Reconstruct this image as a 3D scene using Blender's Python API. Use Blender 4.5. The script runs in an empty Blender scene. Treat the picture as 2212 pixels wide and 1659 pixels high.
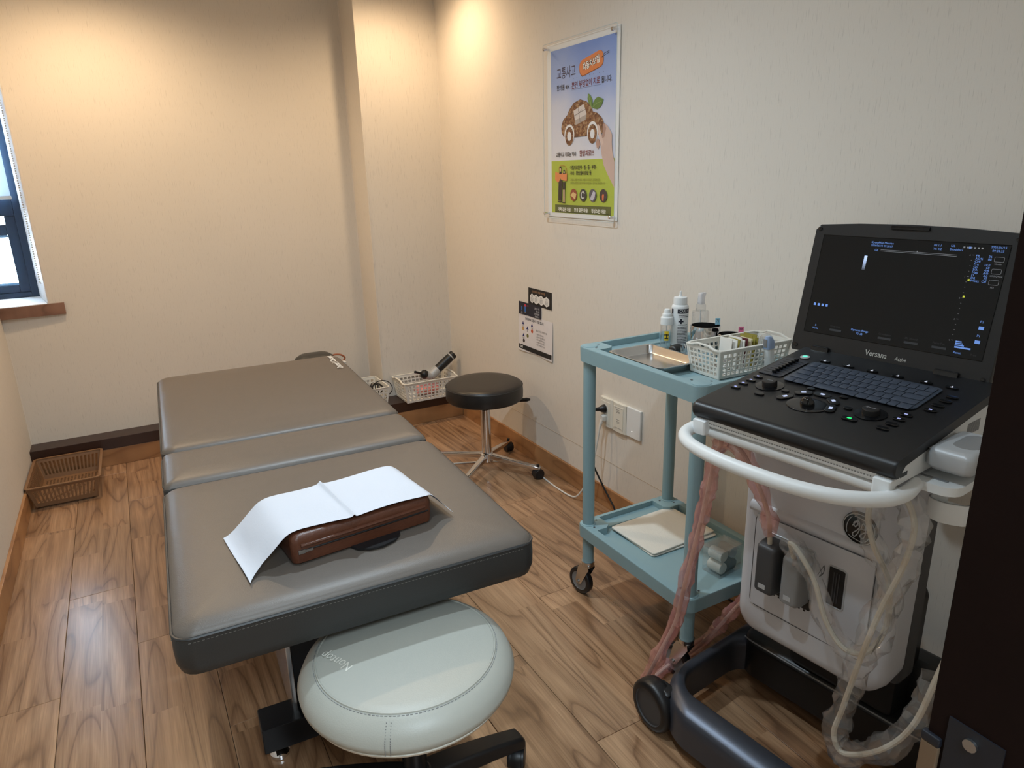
import bpy, math, random
from mathutils import Vector, Matrix
random.seed(7)
scene = bpy.context.scene
C = scene.collection
PI = math.pi
# ------------------------------------------------------------------ camera
def cam_matrix(yaw, pit, rol, loc):
    cy, sy, cp, sp = math.cos(yaw), math.sin(yaw), math.cos(pit), math.sin(pit)
    f = Vector((sy*cp, cy*cp, sp)); r = Vector((cy, -sy, 0)); u = r.cross(f)
    c, s = math.cos(rol), math.sin(rol)
    R, Up = c*r + s*u, -s*r + c*u
    return Matrix(((R.x, Up.x, -f.x, loc[0]), (R.y, Up.y, -f.y, loc[1]), (R.z, Up.z, -f.z, loc[2]), (0, 0, 0, 1)))
cd = bpy.data.cameras.new('camera'); cd.sensor_width = 36; cd.lens = 1502.0/2212*36; cd.clip_start = .02
cam = bpy.data.objects.new('camera', cd); C.objects.link(cam)
cam.matrix_world = cam_matrix(math.radians(28.808), math.radians(-16.893), math.radians(-1.457), (0, 0, 1.5))
scene.camera = cam
# ------------------------------------------------------------------ world, exposure
w = bpy.data.worlds.new('daylight'); scene.world = w; w.use_nodes = True
bg = w.node_tree.nodes['Background']; bg.inputs[0].default_value = (.62, .80, 1, 1); bg.inputs[1].default_value = 44.0
vs = scene.view_settings; vs.view_transform = 'Standard'; vs.look = 'None'; vs.exposure = -0.12; vs.gamma = 1; vs.use_curve_mapping = False
# lamp data used by the downlights further below: position, colour, watts, cone, blend, radius
WARM, COOL = (1.0, .72, .44), (.72, .88, 1.0)
LAMPS = [((.0, 3.70), WARM, 72, 162, .7), ((1.42, 3.62), WARM, 48, 160, .8),
         ((.62, 2.1), COOL, 108, 172, 1), ((.3, .95), COOL, 56, 172, 1)]
CORRIDOR_WATTS = 60
# ------------------------------------------------------------------ helpers
def lin(c):
    return tuple(((v/255)/12.92 if v <= 10 else (((v/255)+.055)/1.055)**2.4) for v in c[:3])
class MB:
    """collects geometry for ONE mesh object"""
    def __init__(s): s.v = []; s.f = []
    def add(s, vs, fs, m=None):
        o = len(s.v)
        s.v += [tuple(m @ Vector(p)) if m else tuple(p) for p in vs]
        s.f += [tuple(i+o for i in f) for f in fs]
        return s
    def box(s, x0, x1, y0, y1, z0, z1, m=None):
        return s.add([(x0,y0,z0),(x1,y0,z0),(x1,y1,z0),(x0,y1,z0),(x0,y0,z1),(x1,y0,z1),(x1,y1,z1),(x0,y1,z1)],
                     [(3,2,1,0),(4,5,6,7),(0,1,5,4),(1,2,6,5),(2,3,7,6),(3,0,4,7)], m)
    def bbox(s, x0, x1, y0, y1, z0, z1, b=.004, m=None):
        """box with bevelled edges"""
        hx, hy, cx, cy = (x1-x0)/2, (y1-y0)/2, (x0+x1)/2, (y0+y1)/2
        b = min(b, hx*.9, hy*.9, (z1-z0)*.45)
        R = [[(p[0]+cx, p[1]+cy, z) for p in rr(hx-i, hy-i, max(b*1.0-i, .0002), 2)] for i, z in ((b, z0), (b*.29, z0+b*.29), (0, z0+b), (0, z1-b), (b*.29, z1-b*.29), (b, z1))]
        return s.loft(R, m=m)
    def loft(s, rings, cap=True, closed=True, m=None, wrap=False):
        n = len(rings[0]); vs = [p for r in rings for p in r]; fs = []
        k = len(rings)
        for i in range(k if wrap else k-1):
            a, b = i*n, ((i+1) % k)*n
            for j in range(n if closed else n-1):
                j2 = (j+1) % n
                fs.append((a+j, a+j2, b+j2, b+j))
        if cap and not wrap:
            fs.append(tuple(range(n-1, -1, -1))); fs.append(tuple(range((k-1)*n, k*n)))
        return s.add(vs, fs, m)
    def lathe(s, prof, n=24, c=(0,0,0), m=None, cap=True):
        rings = [[(c[0]+r*math.cos(2*PI*j/n), c[1]+r*math.sin(2*PI*j/n), c[2]+z) for j in range(n)] for r, z in prof]
        return s.loft(rings, m=m, cap=cap)
    def cyl(s, c, r, z0, z1, n=20, m=None, b=0):
        p = [(r, z0), (r, z1)] if not b else [(r-b, z0), (r, z0+b), (r, z1-b), (r-b, z1)]
        return s.lathe(p, n, c, m)
    def tube(s, pts, r, n=8, closed=False, m=None, sx=1.0, rf=None, up=None):
        P = [Vector(p) for p in pts]; k = len(P); rings = []
        t0 = (P[1]-P[0]).normalized(); nrm = Vector(up) if up else t0.orthogonal().normalized()
        for i in range(k):
            a = P[i-1] if (i > 0 or closed) else P[i]; b = P[(i+1) % k] if (i < k-1 or closed) else P[i]
            t = (b-a).normalized() if (b-a).length > 1e-9 else t0
            nrm = (nrm - t*nrm.dot(t)); nrm = nrm.normalized() if nrm.length > 1e-6 else t.orthogonal().normalized()
            bi = t.cross(nrm); rad = r if rf is None else rf(i/(k-1), i)
            rings.append([tuple(P[i] + (nrm*math.cos(2*PI*j/n)*sx + bi*math.sin(2*PI*j/n))*rad) for j in range(n)])
        return s.loft(rings, m=m, wrap=closed)
    def prism(s, poly, z0, z1, m=None):
        n = len(poly)
        return s.loft([[(p[0], p[1], z0) for p in poly], [(p[0], p[1], z1) for p in poly]], m=m)
    def poly(s, pts, z=0, m=None):
        return s.add([(p[0], p[1], z) for p in pts], [tuple(range(len(pts)))], m)
    def disc(s, x, y, r, z=0, n=20, ry=None, m=None, a0=0, a1=2*PI):
        ry = ry or r
        return s.poly([(x+r*math.cos(2*PI*j/n), y+ry*math.sin(2*PI*j/n)) for j in range(n)], z, m)
    def sphere(s, c, r, n=8, k=5, sc=(1,1,1), m=None):
        rings = []
        for i in range(1, k):
            a = PI*i/k
            rings.append([(c[0]+sc[0]*r*math.sin(a)*math.cos(2*PI*j/n), c[1]+sc[1]*r*math.sin(a)*math.sin(2*PI*j/n), c[2]-sc[2]*r*math.cos(a)) for j in range(n)])
        o = [(c[0], c[1], c[2]-sc[2]*r)]; t = [(c[0], c[1], c[2]+sc[2]*r)]
        vs = o+[p for r_ in rings for p in r_]+t; fs = []
        for j in range(n): fs.append((0, 1+(j+1) % n, 1+j))
        for i in range(k-2):
            for j in range(n):
                a, b = 1+i*n, 1+(i+1)*n; fs.append((a+j, a+(j+1) % n, b+(j+1) % n, b+j))
        L = len(vs)-1; a = 1+(k-2)*n
        for j in range(n): fs.append((a+j, a+(j+1) % n, L))
        return s.add(vs, fs, m)
    def text(s, body, size, x, y, z=0, align='LEFT', sx=1.0, rot=0, m=None, off=0.0, shear=0):
        if 'lettering' not in bpy.data.curves: bpy.data.objects.new('lettering', bpy.data.curves.new('lettering', 'FONT'))
        ob = bpy.data.objects['lettering']; cu = ob.data
        cu.body = body; cu.size = size; cu.resolution_u = 2; cu.align_x = align; cu.offset = off; cu.shear = shear
        me = bpy.data.meshes.new_from_object(ob)
        L = Matrix.Translation((x, y, z)) @ Matrix.Rotation(rot, 4, 'Z') @ Matrix.Diagonal((sx, 1, 1, 1))
        s.add([v.co for v in me.vertices], [tuple(p.vertices) for p in me.polygons], (m @ L) if m else L)
        bpy.data.meshes.remove(me)
        return s
    def lattice(s, p00, p10, p11, p01, nu, nv, bar=.35, mu=.04, mv=(.12, .1)):
        def axis(n, a, b):
            out = [0, a]; st = (1-a-b)/(n*(1-bar)+(n-1)*bar); x = a
            for i in range(n):
                x += st*(1-bar); out.append(x)
                if i < n-1: x += st*bar; out.append(x)
            out.append(1); return out
        us, vs_ = axis(nu, mu, mu), axis(nv, mv[0], mv[1])
        A, B, D, E_ = map(Vector, (p00, p10, p11, p01)); vv = []; ff = []
        for t in vs_:
            for u in us:
                vv.append((A*(1-u)+B*u)*(1-t)+(E_*(1-u)+D*u)*t)
        N = len(us)
        for j in range(len(vs_)-1):
            for i in range(N-1):
                if i % 2 == 1 and j % 2 == 1: continue
                ff.append((j*N+i, j*N+i+1, (j+1)*N+i+1, (j+1)*N+i))
        return s.add(vv, ff)
    def mesh(s, name, smooth=35):
        me = bpy.data.meshes.new(name); me.from_pydata(s.v, [], s.f); me.update()
        if smooth:
            me.shade_smooth(); me.set_sharp_from_angle(angle=math.radians(smooth))
        return me
    def build(s, name, mat, parent=None, smooth=35, solid=0, label=None, loc=None, rot=None, kind=None, mtx=None, offset=0):
        o = bpy.data.objects.new(name, s.mesh(name, smooth)); C.objects.link(o)
        o.data.materials.append(mat)
        if parent: o.parent = parent
        if loc: o.location = loc
        if rot: o.rotation_euler = rot
        if mtx: o.matrix_local = mtx
        if solid:
            md = o.modifiers.new('thickness', 'SOLIDIFY'); md.thickness = solid; md.offset = offset
        if smooth:
            wn = o.modifiers.new('face_weighting', 'WEIGHTED_NORMAL'); wn.keep_sharp = True; wn.weight = 60
        if label: o['label'] = label
        if kind: o['kind'] = kind
        return o
def rr(hx, hy, r, n=5):
    """rounded rectangle outline, counter-clockwise"""
    r = max(min(r, hx-1e-5, hy-1e-5), 1e-5); out = []
    for cx, cy, a0 in ((hx-r, hy-r, 0), (-hx+r, hy-r, PI/2), (-hx+r, -hy+r, PI), (hx-r, -hy+r, 1.5*PI)):
        for i in range(n+1):
            a = a0+PI/2*i/n; out.append((cx+r*math.cos(a), cy+r*math.sin(a)))
    return out
def ring(hx, hy, r, z, cx=0, cy=0, n=5): return [(p[0]+cx, p[1]+cy, z) for p in rr(hx, hy, r, n)]
def spline(pts, k=8, closed=False):
    P = [Vector(p) for p in pts]; n = len(P); out = []
    for i in range(n if closed else n-1):
        p0 = P[(i-1) % n] if (closed or i > 0) else P[i]; p1 = P[i]; p2 = P[(i+1) % n]
        p3 = P[(i+2) % n] if (closed or i+2 < n) else p2
        for j in range(k):
            t = j/k
            out.append(.5*((2*p1)+(-p0+p2)*t+(2*p0-5*p1+4*p2-p3)*t*t+(-p0+3*p1-3*p2+p3)*t**3))
    if not closed: out.append(P[-1])
    return out
def thing(name, label, cat, loc=(0,0,0), rotz=0, group=None, mtx=None):
    o = bpy.data.objects.new(name, None); C.objects.link(o); o.empty_display_size = .05
    o.location = loc; o.rotation_euler = (0, 0, rotz)
    if mtx: o.matrix_world = mtx
    o['label'] = label; o['category'] = cat
    if group: o['group'] = group
    return o
def tag(o, label, cat, group=None):
    o['label'] = label; o['category'] = cat
    if group: o['group'] = group
    return o
def struct(o): o['kind'] = 'structure'; return o
def copy_tree(o, parent=None):
    c = o.copy(); C.objects.link(c); c.parent = parent
    for ch in list(o.children): copy_tree(ch, c)
    return c
# ------------------------------------------------------------------ materials
def nodes(name):
    m = bpy.data.materials.new(name); m.use_nodes = True; nt = m.node_tree; return m, nt, nt.nodes, nt.links, nt.nodes['Principled BSDF']
def mixc(nt, fac, a, b, mode='MIX'):
    n = nt.nodes.new('ShaderNodeMix'); n.data_type = 'RGBA'; n.blend_type = mode
    for sock, val in ((n.inputs[0], fac), (n.inputs[6], a), (n.inputs[7], b)):
        if hasattr(val, 'is_output'): nt.links.new(val, sock)
        elif isinstance(val, (int, float)): sock.default_value = val
        else: sock.default_value = (*val, 1)
    return n.outputs[2]
def noise(nt, scale, detail=3, vec=None, rough=.5, dist=0):
    n = nt.nodes.new('ShaderNodeTexNoise'); n.inputs['Scale'].default_value = scale; n.inputs['Detail'].default_value = detail
    n.inputs['Roughness'].default_value = rough; n.inputs['Distortion'].default_value = dist
    if vec is not None: nt.links.new(vec, n.inputs['Vector'])
    return n.outputs['Fac']
def coords(nt, scale=(1,1,1), kind='Object'):
    t = nt.nodes.new('ShaderNodeTexCoord'); mp = nt.nodes.new('ShaderNodeMapping'); mp.inputs['Scale'].default_value = scale
    nt.links.new(t.outputs[kind], mp.inputs['Vector']); return mp.outputs['Vector']
def ramp(nt, fac, stops):
    r = nt.nodes.new('ShaderNodeValToRGB'); e = r.color_ramp.elements
    while len(e) < len(stops): e.new(.5)
    for el, (p, c) in zip(e, stops): el.position = p; el.color = (*c, 1)
    nt.links.new(fac, r.inputs[0]); return r.outputs[0]
def math_(nt, op, a, b=None):
    n = nt.nodes.new('ShaderNodeMath'); n.operation = op
    for s, v in ((n.inputs[0], a), (n.inputs[1], b)):
        if v is None: continue
        if hasattr(v, 'is_output'): nt.links.new(v, s)
        else: s.default_value = v
    return n.outputs[0]
def bumpn(nt, h, strength=.2, dist=.01):
    b = nt.nodes.new('ShaderNodeBump'); b.inputs['Strength'].default_value = strength; b.inputs['Distance'].default_value = dist
    nt.links.new(h, b.inputs['Height']); nt.links.new(b.outputs[0], nt.nodes['Principled BSDF'].inputs['Normal'])
def pm(name, col, rough=.5, metal=0, var=.05, vs=9, bump=0, bs=250, coat=0, spec=.5, emit=0, sub=0, bd=.002):
    """plain procedural material: base colour with slight mottling and optional fine relief"""
    m, nt, N, L, P = nodes(name); c = lin(col)
    v = coords(nt); f = noise(nt, vs, 4, v)
    L.new(mixc(nt, f, tuple(x*(1-var) for x in c), tuple(min(1, x*(1+var)) for x in c)), P.inputs['Base Color'])
    P.inputs['Roughness'].default_value = rough; P.inputs['Metallic'].default_value = metal
    P.inputs['Specular IOR Level'].default_value = spec; P.inputs['Coat Weight'].default_value = coat
    if bump: bumpn(nt, noise(nt, bs, 3, v), bump, bd)
    if emit: P.inputs['Emission Color'].default_value = (*c, 1); P.inputs['Emission Strength'].default_value = emit
    return m
def clear(name, tint=(1,1,1), gloss=.25, rough=.08, milky=0.0, milk=(1,1,1)):
    """thin clear plastic or glass: transparent body with a glossy skin"""
    m, nt, N, L, P = nodes(name)
    tr = N.new('ShaderNodeBsdfTransparent'); tr.inputs[0].default_value = (*tint, 1)
    gl = N.new('ShaderNodeBsdfGlossy'); gl.inputs['Roughness'].default_value = rough
    df = N.new('ShaderNodeBsdfDiffuse'); df.inputs[0].default_value = (*milk, 1)
    lw = N.new('ShaderNodeLayerWeight'); lw.inputs[0].default_value = .35
    nz = noise(nt, 60, 2, coords(nt))
    fac = math_(nt, 'MULTIPLY', math_(nt, 'ADD', lw.outputs['Facing'], math_(nt, 'MULTIPLY', nz, .25)), gloss)
    m1 = N.new('ShaderNodeMixShader'); m1.inputs[0].default_value = milky; L.new(tr.outputs[0], m1.inputs[1]); L.new(df.outputs[0], m1.inputs[2])
    m2 = N.new('ShaderNodeMixShader'); L.new(fac, m2.inputs[0]); L.new(m1.outputs[0], m2.inputs[1]); L.new(gl.outputs[0], m2.inputs[2])
    L.new(m2.outputs[0], N['Material Output'].inputs[0]); N.remove(P)
    return m
def wallpaper(name, col):
    m, nt, N, L, P = nodes(name); c = lin(col)
    v1 = coords(nt, (1, 1, .06)); v2 = coords(nt)
    fib = noise(nt, 330, 3, v1, .6); blot = noise(nt, 2.2, 4, v2); fine = noise(nt, 420, 2, coords(nt, (1, 1, .25)))
    line = ramp(nt, fib, [(.28, (.80, .795, .79)), (.41, (1, 1, 1))])
    base = mixc(nt, blot, tuple(x*.96 for x in c), tuple(min(1, x*1.03) for x in c))
    L.new(mixc(nt, 1.0, base, line, 'MULTIPLY'), P.inputs['Base Color']); P.inputs['Roughness'].default_value = .75
    P.inputs['Specular IOR Level'].default_value = .25
    bumpn(nt, math_(nt, 'ADD', fib, math_(nt, 'MULTIPLY', fine, .6)), .12, .0015)
    return m
def wood(name, light, mid, dark, along='y', contour=9, strips=True, rough=.28, seed=0.0, sc=1.0):
    """laminate: contour lines of a stretched noise make the figure; strips differ in tone"""
    m, nt, N, L, P = nodes(name)
    oi = N.new('ShaderNodeObjectInfo'); tc = N.new('ShaderNodeTexCoord'); sp = N.new('ShaderNodeSeparateXYZ'); L.new(tc.outputs['Object'], sp.inputs[0])
    ax = {'x': ('Y', 'X'), 'y': ('X', 'Y')}[along]
    X, Y, Z = sp.outputs[ax[0]], sp.outputs[ax[1]], sp.outputs['Z']
    rnd = math_(nt, 'ADD', math_(nt, 'MULTIPLY', oi.outputs['Random'], 37.0), seed)
    if strips:
        si = math_(nt, 'FLOOR', math_(nt, 'DIVIDE', X, .1085))
        wn0 = N.new('ShaderNodeTexWhiteNoise'); wn0.noise_dimensions = '1D'; L.new(math_(nt, 'ADD', math_(nt, 'MULTIPLY', si, 3.17), rnd), wn0.inputs['W'])
        yi = math_(nt, 'FLOOR', math_(nt, 'DIVIDE', math_(nt, 'ADD', Y, math_(nt, 'MULTIPLY', wn0.outputs['Value'], .9)), .62))
        key = math_(nt, 'ADD', math_(nt, 'ADD', math_(nt, 'MULTIPLY', si, 7.3), math_(nt, 'MULTIPLY', yi, 2.71)), rnd)
    else:
        key = rnd
    wn = N.new('ShaderNodeTexWhiteNoise'); wn.noise_dimensions = '1D'; L.new(key, wn.inputs['W'])
    off = math_(nt, 'MULTIPLY', wn.outputs['Value'], 60)
    cb = N.new('ShaderNodeCombineXYZ'); L.new(math_(nt, 'ADD', math_(nt, 'MULTIPLY', X, 6.5*sc), off), cb.inputs[0]); L.new(math_(nt, 'MULTIPLY', Y, .8*sc), cb.inputs[1]); L.new(math_(nt, 'ADD', math_(nt, 'MULTIPLY', Z, 6), off), cb.inputs[2])
    nz = noise(nt, 1.0, 1.6, cb.outputs[0], .4, .25)
    rings = math_(nt, 'FRACT', math_(nt, 'MULTIPLY', nz, contour))
    col = ramp(nt, rings, [(0, lin(mid)), (.45, lin(light)), (.80, lin(mid)), (.93, lin(dark)), (1, lin(mid))])
    cb2 = N.new('ShaderNodeCombineXYZ'); L.new(math_(nt, 'MULTIPLY', X, 260), cb2.inputs[0]); L.new(math_(nt, 'MULTIPLY', Y, 7), cb2.inputs[1]); L.new(off, cb2.inputs[2])
    fine = noise(nt, 1.0, 3, cb2.outputs[0])
    col = mixc(nt, .7, col, ramp(nt, fine, [(.25, (.60, .55, .50)), (.6, (1, 1, 1))]), 'MULTIPLY')
    cb3 = N.new('ShaderNodeCombineXYZ'); L.new(math_(nt, 'MULTIPLY', X, 62), cb3.inputs[0]); L.new(math_(nt, 'MULTIPLY', Y, 1.3), cb3.inputs[1]); L.new(off, cb3.inputs[2])
    col = mixc(nt, .8, col, ramp(nt, noise(nt, 1.0, 3, cb3.outputs[0]), [(.30, (.71, .67, .63)), (.62, (1.05, 1.04, 1.03))]), 'MULTIPLY')
    tone = ramp(nt, wn.outputs['Value'], [(0, (.78, .765, .75)), (1, (1.0, 1.0, 1.0))])
    col = mixc(nt, 1.0, col, tone, 'MULTIPLY')
    L.new(col, P.inputs['Base Color']); P.inputs['Roughness'].default_value = rough; P.inputs['Specular IOR Level'].default_value = .6; P.inputs['Coat Weight'].default_value = .5 if strips else 0; P.inputs['Coat Roughness'].default_value = .24
    bumpn(nt, fine, .05, .001)
    return m
MT = {}
MT['wall'] = wallpaper('wallpaper_beige', (223, 216, 206))
MT['ceil'] = pm('ceiling_paint', (232, 228, 220), .9, bump=.1, bs=90)
MT['floor'] = wood('laminate_floor', (190, 152, 117), (172, 134, 101), (138, 103, 75), contour=10, rough=.29)
MT['base_x'] = wood('baseboard_wood_x', (200, 150, 102), (186, 136, 90), (164, 116, 74), 'x', 6, False, .4, 3.0, 2.0)
MT['base_y'] = wood('baseboard_wood_y', (200, 150, 102), (186, 136, 90), (164, 116, 74), 'y', 6, False, .4, 5.0, 2.0)
MT['sill'] = wood('sill_wood', (150, 112, 92), (136, 98, 78), (116, 82, 64), 'x', 7, False, .35, 1.0, 2.0)
MT['ledge'] = pm('dark_brown_ledge', (52, 32, 24), .35, var=.15, vs=14, bump=.05)
MT['whitepaint'] = pm('white_reveal_paint', (226, 226, 226), .55)
MT['navy'] = pm('navy_window_metal', (26, 46, 68), .45, .1)
MT['glass'] = clear('window_glass', (.95, .98, 1), .35, .02)
MT['blind'] = pm('blind_fabric', (222, 226, 228), .8, var=.08, vs=40, bump=.2, bs=300)
def translucent(m, col, f):
    nt = m.node_tree; t = nt.nodes.new('ShaderNodeBsdfTranslucent'); t.inputs[0].default_value = (*col, 1); x = nt.nodes.new('ShaderNodeMixShader'); x.inputs[0].default_value = f
    nt.links.new(nt.nodes['Principled BSDF'].outputs[0], x.inputs[1]); nt.links.new(t.outputs[0], x.inputs[2]); nt.links.new(x.outputs[0], nt.nodes['Material Output'].inputs[0])
translucent(MT['blind'], (.80, .86, .90), .45)
MT['doorwood'] = pm('dark_door_wood', (22, 11, 8), .6, var=.25, vs=18, bump=.05, bs=120, spec=.08)
MT['bedtop'] = pm('grey_brown_leatherette', (98, 89, 81), .40, var=.05, vs=30, bump=.35, bs=420, spec=.5, bd=.001)
MT['bedside'] = pm('charcoal_leatherette', (44, 44, 43), .45, var=.05, vs=30, bump=.3, bs=420, bd=.001)
MT['piping'] = pm('charcoal_piping', (48, 48, 48), .4)
MT['thread'] = pm('pale_thread', (110, 108, 102), .7)
MT['black'] = pm('black_plastic', (20, 20, 22), .4)
MT['blackgloss'] = pm('black_gloss_plastic', (14, 14, 16), .15)
MT['blackmetal'] = pm('black_powder_coat', (18, 19, 22), .4, .2, bump=.08)
MT['darkgrey'] = pm('dark_grey_plastic', (62, 62, 64), .5)
MT['midgrey'] = pm('grey_plastic', (128, 128, 128), .5)
MT['silver'] = pm('silver_plastic', (176, 178, 180), .42, .15)
MT['chrome'] = pm('chrome', (225, 225, 228), .08, 1.0, .02)
MT['steel'] = pm('brushed_steel', (200, 200, 200), .22, 1.0, .05, 40)
MT['white'] = pm('white_plastic', (228, 230, 230), .42, var=.02)
MT['offwhite'] = pm('ivory_plastic', (224, 220, 208), .45, var=.02)
MT['cream'] = pm('cream_leatherette', (174, 173, 163), .40, var=.03, bump=.3, bs=380, bd=.001)
MT['blackleather'] = pm('black_leatherette', (34, 31, 29), .38, var=.08, bump=.25, bs=420, bd=.001)
MT['blue'] = pm('powder_blue_plastic', (138, 166, 172), .5, var=.03, bump=.05, bs=500)
MT['cartwhite'] = pm('pale_grey_white_plastic', (192, 192, 196), .42, var=.02, bump=.04, bs=600)
MT['basebar'] = pm('charcoal_satin_metal', (78, 82, 92), .36, .6, bump=.05, bs=700)
MT['brownleather'] = pm('brown_leather', (86, 47, 29), .38, var=.25, vs=22, bump=.35, bs=160, bd=.002)
MT['paper'] = pm('white_tissue_paper', (206, 210, 219), .8, var=.015, bump=.25, bs=180, bd=.001)
MT['cloth'] = pm('cream_terry_cloth', (226, 220, 208), .95, var=.03, bump=.6, bs=420, bd=.002)
MT['rattan'] = pm('brown_basket_plastic', (132, 98, 68), .5, var=.06)
MT['bwhite'] = pm('white_basket_plastic', (226, 224, 216), .45, var=.02)
MT['pink'] = pm('pink_plastic', (226, 150, 146), .5, var=.15, vs=60)
MT['copper'] = pm('copper_hose', (156, 92, 62), .4)
MT['cablegrey'] = pm('warm_grey_cable', (196, 188, 172), .5)
MT['cablewhite'] = pm('white_cable', (222, 220, 214), .45)
MT['sleeve'] = clear('clear_sleeve', (.99, .99, .99), .42, .16, .05, (.9, .9, .9))
MT['pinksleeve'] = clear('pink_sleeve', (1, .92, .91), .42, .13, .28, lin((252, 176, 172)))
MT['clearplastic'] = clear('clear_plastic', (.96, .97, .98), .5, .05, .04)
MT['acrylic'] = clear('acrylic_sheet', (.995, .995, .995), .03, .06)
MT['liquid'] = clear('clear_liquid', (.86, .93, .95), .4, .03, .02)
MT['screw'] = pm('screw_steel', (170, 170, 170), .3, 1.0)
MT['bluefilm'] = pm('blue_protective_film', (8, 11, 20), .5, var=.4, vs=50)
MT['brass'] = pm('satin_brass', (120, 100, 80), .4, .5)
def ink(name, col, var=.04, vs=30, emit=0): return pm('ink_'+name, col, .6, 0, var, vs, emit=emit)
# ------------------------------------------------------------------ the room
XL, XR, YB, YP, XP, YF, HT = -.585, 1.791, 4.33, 4.065, 1.312, .27, 2.56
fl_b = MB().box(XL-.1, XR+.1, YF-.2, YB+.1, -.03, -.006)
floor = struct(fl_b.build('floor', pm('floor_joint', (58, 42, 30), .8), smooth=0))
PW, PL = .217, 1.26
pk = MB().bbox(.0006, PW-.0006, .0006, PL-.0006, -.006, 0, .0012).mesh('plank', 0)
pk.materials.append(MT['floor'])
x = -.379-PW; row = 0
offs = [.35, 1.02, .18, .74, 1.15, .48, .9, .06, .66, 1.2, .4, .85]
while x < XR:
    y = YF-.22-offs[row % 12]
    while y < YB:
        x0, x1, y0, y1 = max(x, XL-.02), min(x+PW, XR+.02), max(y, YF-.2), min(y+PL, YB)
        if y1-y0 > .05 and x1-x0 > .01:
            if x1-x0 > PW-.01 and y1-y0 > PL-.01:
                o = bpy.data.objects.new('plank', pk); C.objects.link(o)
                o.location = (x, y, 0)
            else:
                o = MB().bbox(x0-x+.0006, x1-x-.0006, y0-y+.0006, y1-y-.0006, -.006, 0, .0012).build('plank', MT['floor'], None, 0, loc=(x, y, 0))
            o.parent = floor
        y += PL
    x += PW; row += 1
struct(MB().box(XL-.1, XR+.1, .3, YB+.4, HT, HT+.05).box(-1.6, 2.0, -2.0, .3, HT, HT+.05).build('ceiling', MT['ceil'], smooth=0))
struct(MB().box(XL-.1, XL, YF-.2, YB, -.03, HT).build('wall_left', MT['wall'], smooth=0))
struct(MB().box(XR, XR+.1, YF-.2, YB+.4, -.03, HT).build('wall_right', MT['wall'], smooth=0))
# back wall with the window recess at its left end (splayed right reveal)
WX0, WX1, WZ0, WZ1, WY = -.62, -.368, .905, 2.16, 4.645
wb = MB()
wb.prism([(WX1, YB), (XR+.1, YB), (XR+.1, YB+.4), (-.424, YB+.4), (-.424, WY)], -.03, HT)
wb.box(XL-.1, WX1, YB, YB+.4, -.03, WZ0-.002); wb.box(XL-.1, WX1, YB, YB+.4, WZ1, HT); wb.box(XL-.15, WX0, YB, YB+.4, WZ0-.002, WZ1)
struct(wb.build('wall_back', MT['wall'], smooth=0))
struct(MB().box(XP, XR, YP, YB, -.03, HT).build('wall_corner', MT['wall'], smooth=0))
# corner beads in pale paper where the walls meet
for k, (bx, by) in enumerate(((XL+.001, YB-.001), (XR-.001, YP-.001), (XP, YP), (XP-.001, YB-.001))):
    struct(MB().tube([(bx, by, .16), (bx, by, HT)], .003, 6).build('trim_%d' % (k+1), MT['wall']))
# dark pipe ledge and wooden baseboards
def run_box(name, mat, x0, x1, y0, y1, z0, z1, b=.003): return struct(MB().bbox(x0, x1, y0, y1, z0, z1, b).build(name, mat))
run_box('trim_5', MT['ledge'], XL, .99, 4.204, YB, .098, .160)
run_box('trim_6', MT['ledge'], .99, XR, 3.898, YB, .098, .160)
run_box('baseboard_back', MT['base_x'], XL, .99, 4.206, 4.222, 0, .098)
run_box('baseboard_corner', MT['base_x'], .99, XR-.012, 3.902, 3.916, 0, .098)
run_box('baseboard_right', MT['base_y'], XR-.013, XR, YF, 3.90, 0, .100)
run_box('baseboard_left', MT['base_y'], XL, XL+.013, YF, 4.205, 0, .100)
# paper seam low on the right wall
struct(MB().box(XR-.0008, XR, 1.4, 3.6, .226, .2285).build('trim_7', pm('paper_seam', (196, 180, 160), .8)))
# ---- window
win = bpy.data.objects.new('window_1', None); C.objects.link(win); win['kind'] = 'structure'; win.location = (WX1, WY, WZ0)
def wp(name, mat, x0, x1, y0, y1, z0, z1, b=.003): return MB().bbox(x0-WX1, x1-WX1, y0-WY, y1-WY, z0-WZ0, z1-WZ0, b).build(name, mat, win)
fx0, fx1 = WX0, -.424
wp('frame_stile', MT['navy'], -.462, fx1, 4.645, 4.70, WZ0, WZ1); wp('frame_sill', MT['navy'], fx0, -.462, 4.645, 4.70, WZ0, .935)
wp('frame_transom', MT['navy'], fx0, -.462, 4.645, 4.70, 1.345, 1.435); wp('frame_head', MT['navy'], fx0, -.462, 4.645, 4.70, 2.1, WZ1)
sash = wp('sash', MT['navy'], -.512, -.462, 4.655, 4.69, .935, 1.345); 
wp('sash_bottom_rail', MT['navy'], fx0, -.512, 4.655, 4.69, .935, .975); wp('sash_top_rail', MT['navy'], fx0, -.512, 4.655, 4.69, 1.245, 1.30)
wp('glazing_bead', pm('pale_blue_bead', (120, 160, 196), .4), fx0, -.512, 4.662, 4.668, .975, .990); wp('glazing_bead', pm('pale_blue_bead_top', (120, 160, 196), .4), fx0, -.512, 4.662, 4.668, 1.232, 1.245)
MB().box(fx0-WX1, -.512-WX1, 4.672-WY, 4.676-WY, .975-WZ0, 1.245-WZ0).build('pane', MT['glass'], win, 0)
MB().box(fx0-WX1, -.462-WX1, 4.672-WY, 4.676-WY, 1.435-WZ0, 2.1-WZ0).build('pane', MT['glass'], win, 0)
# white lining of the splayed reveal, and of the other reveals
struct(MB().prism([(WX1-.0005, YB), (WX1-.004, YB), (-.428, WY), (-.4245, WY)], WZ0, WZ1).build('trim_8', MT['whitepaint'], smooth=0))
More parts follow.
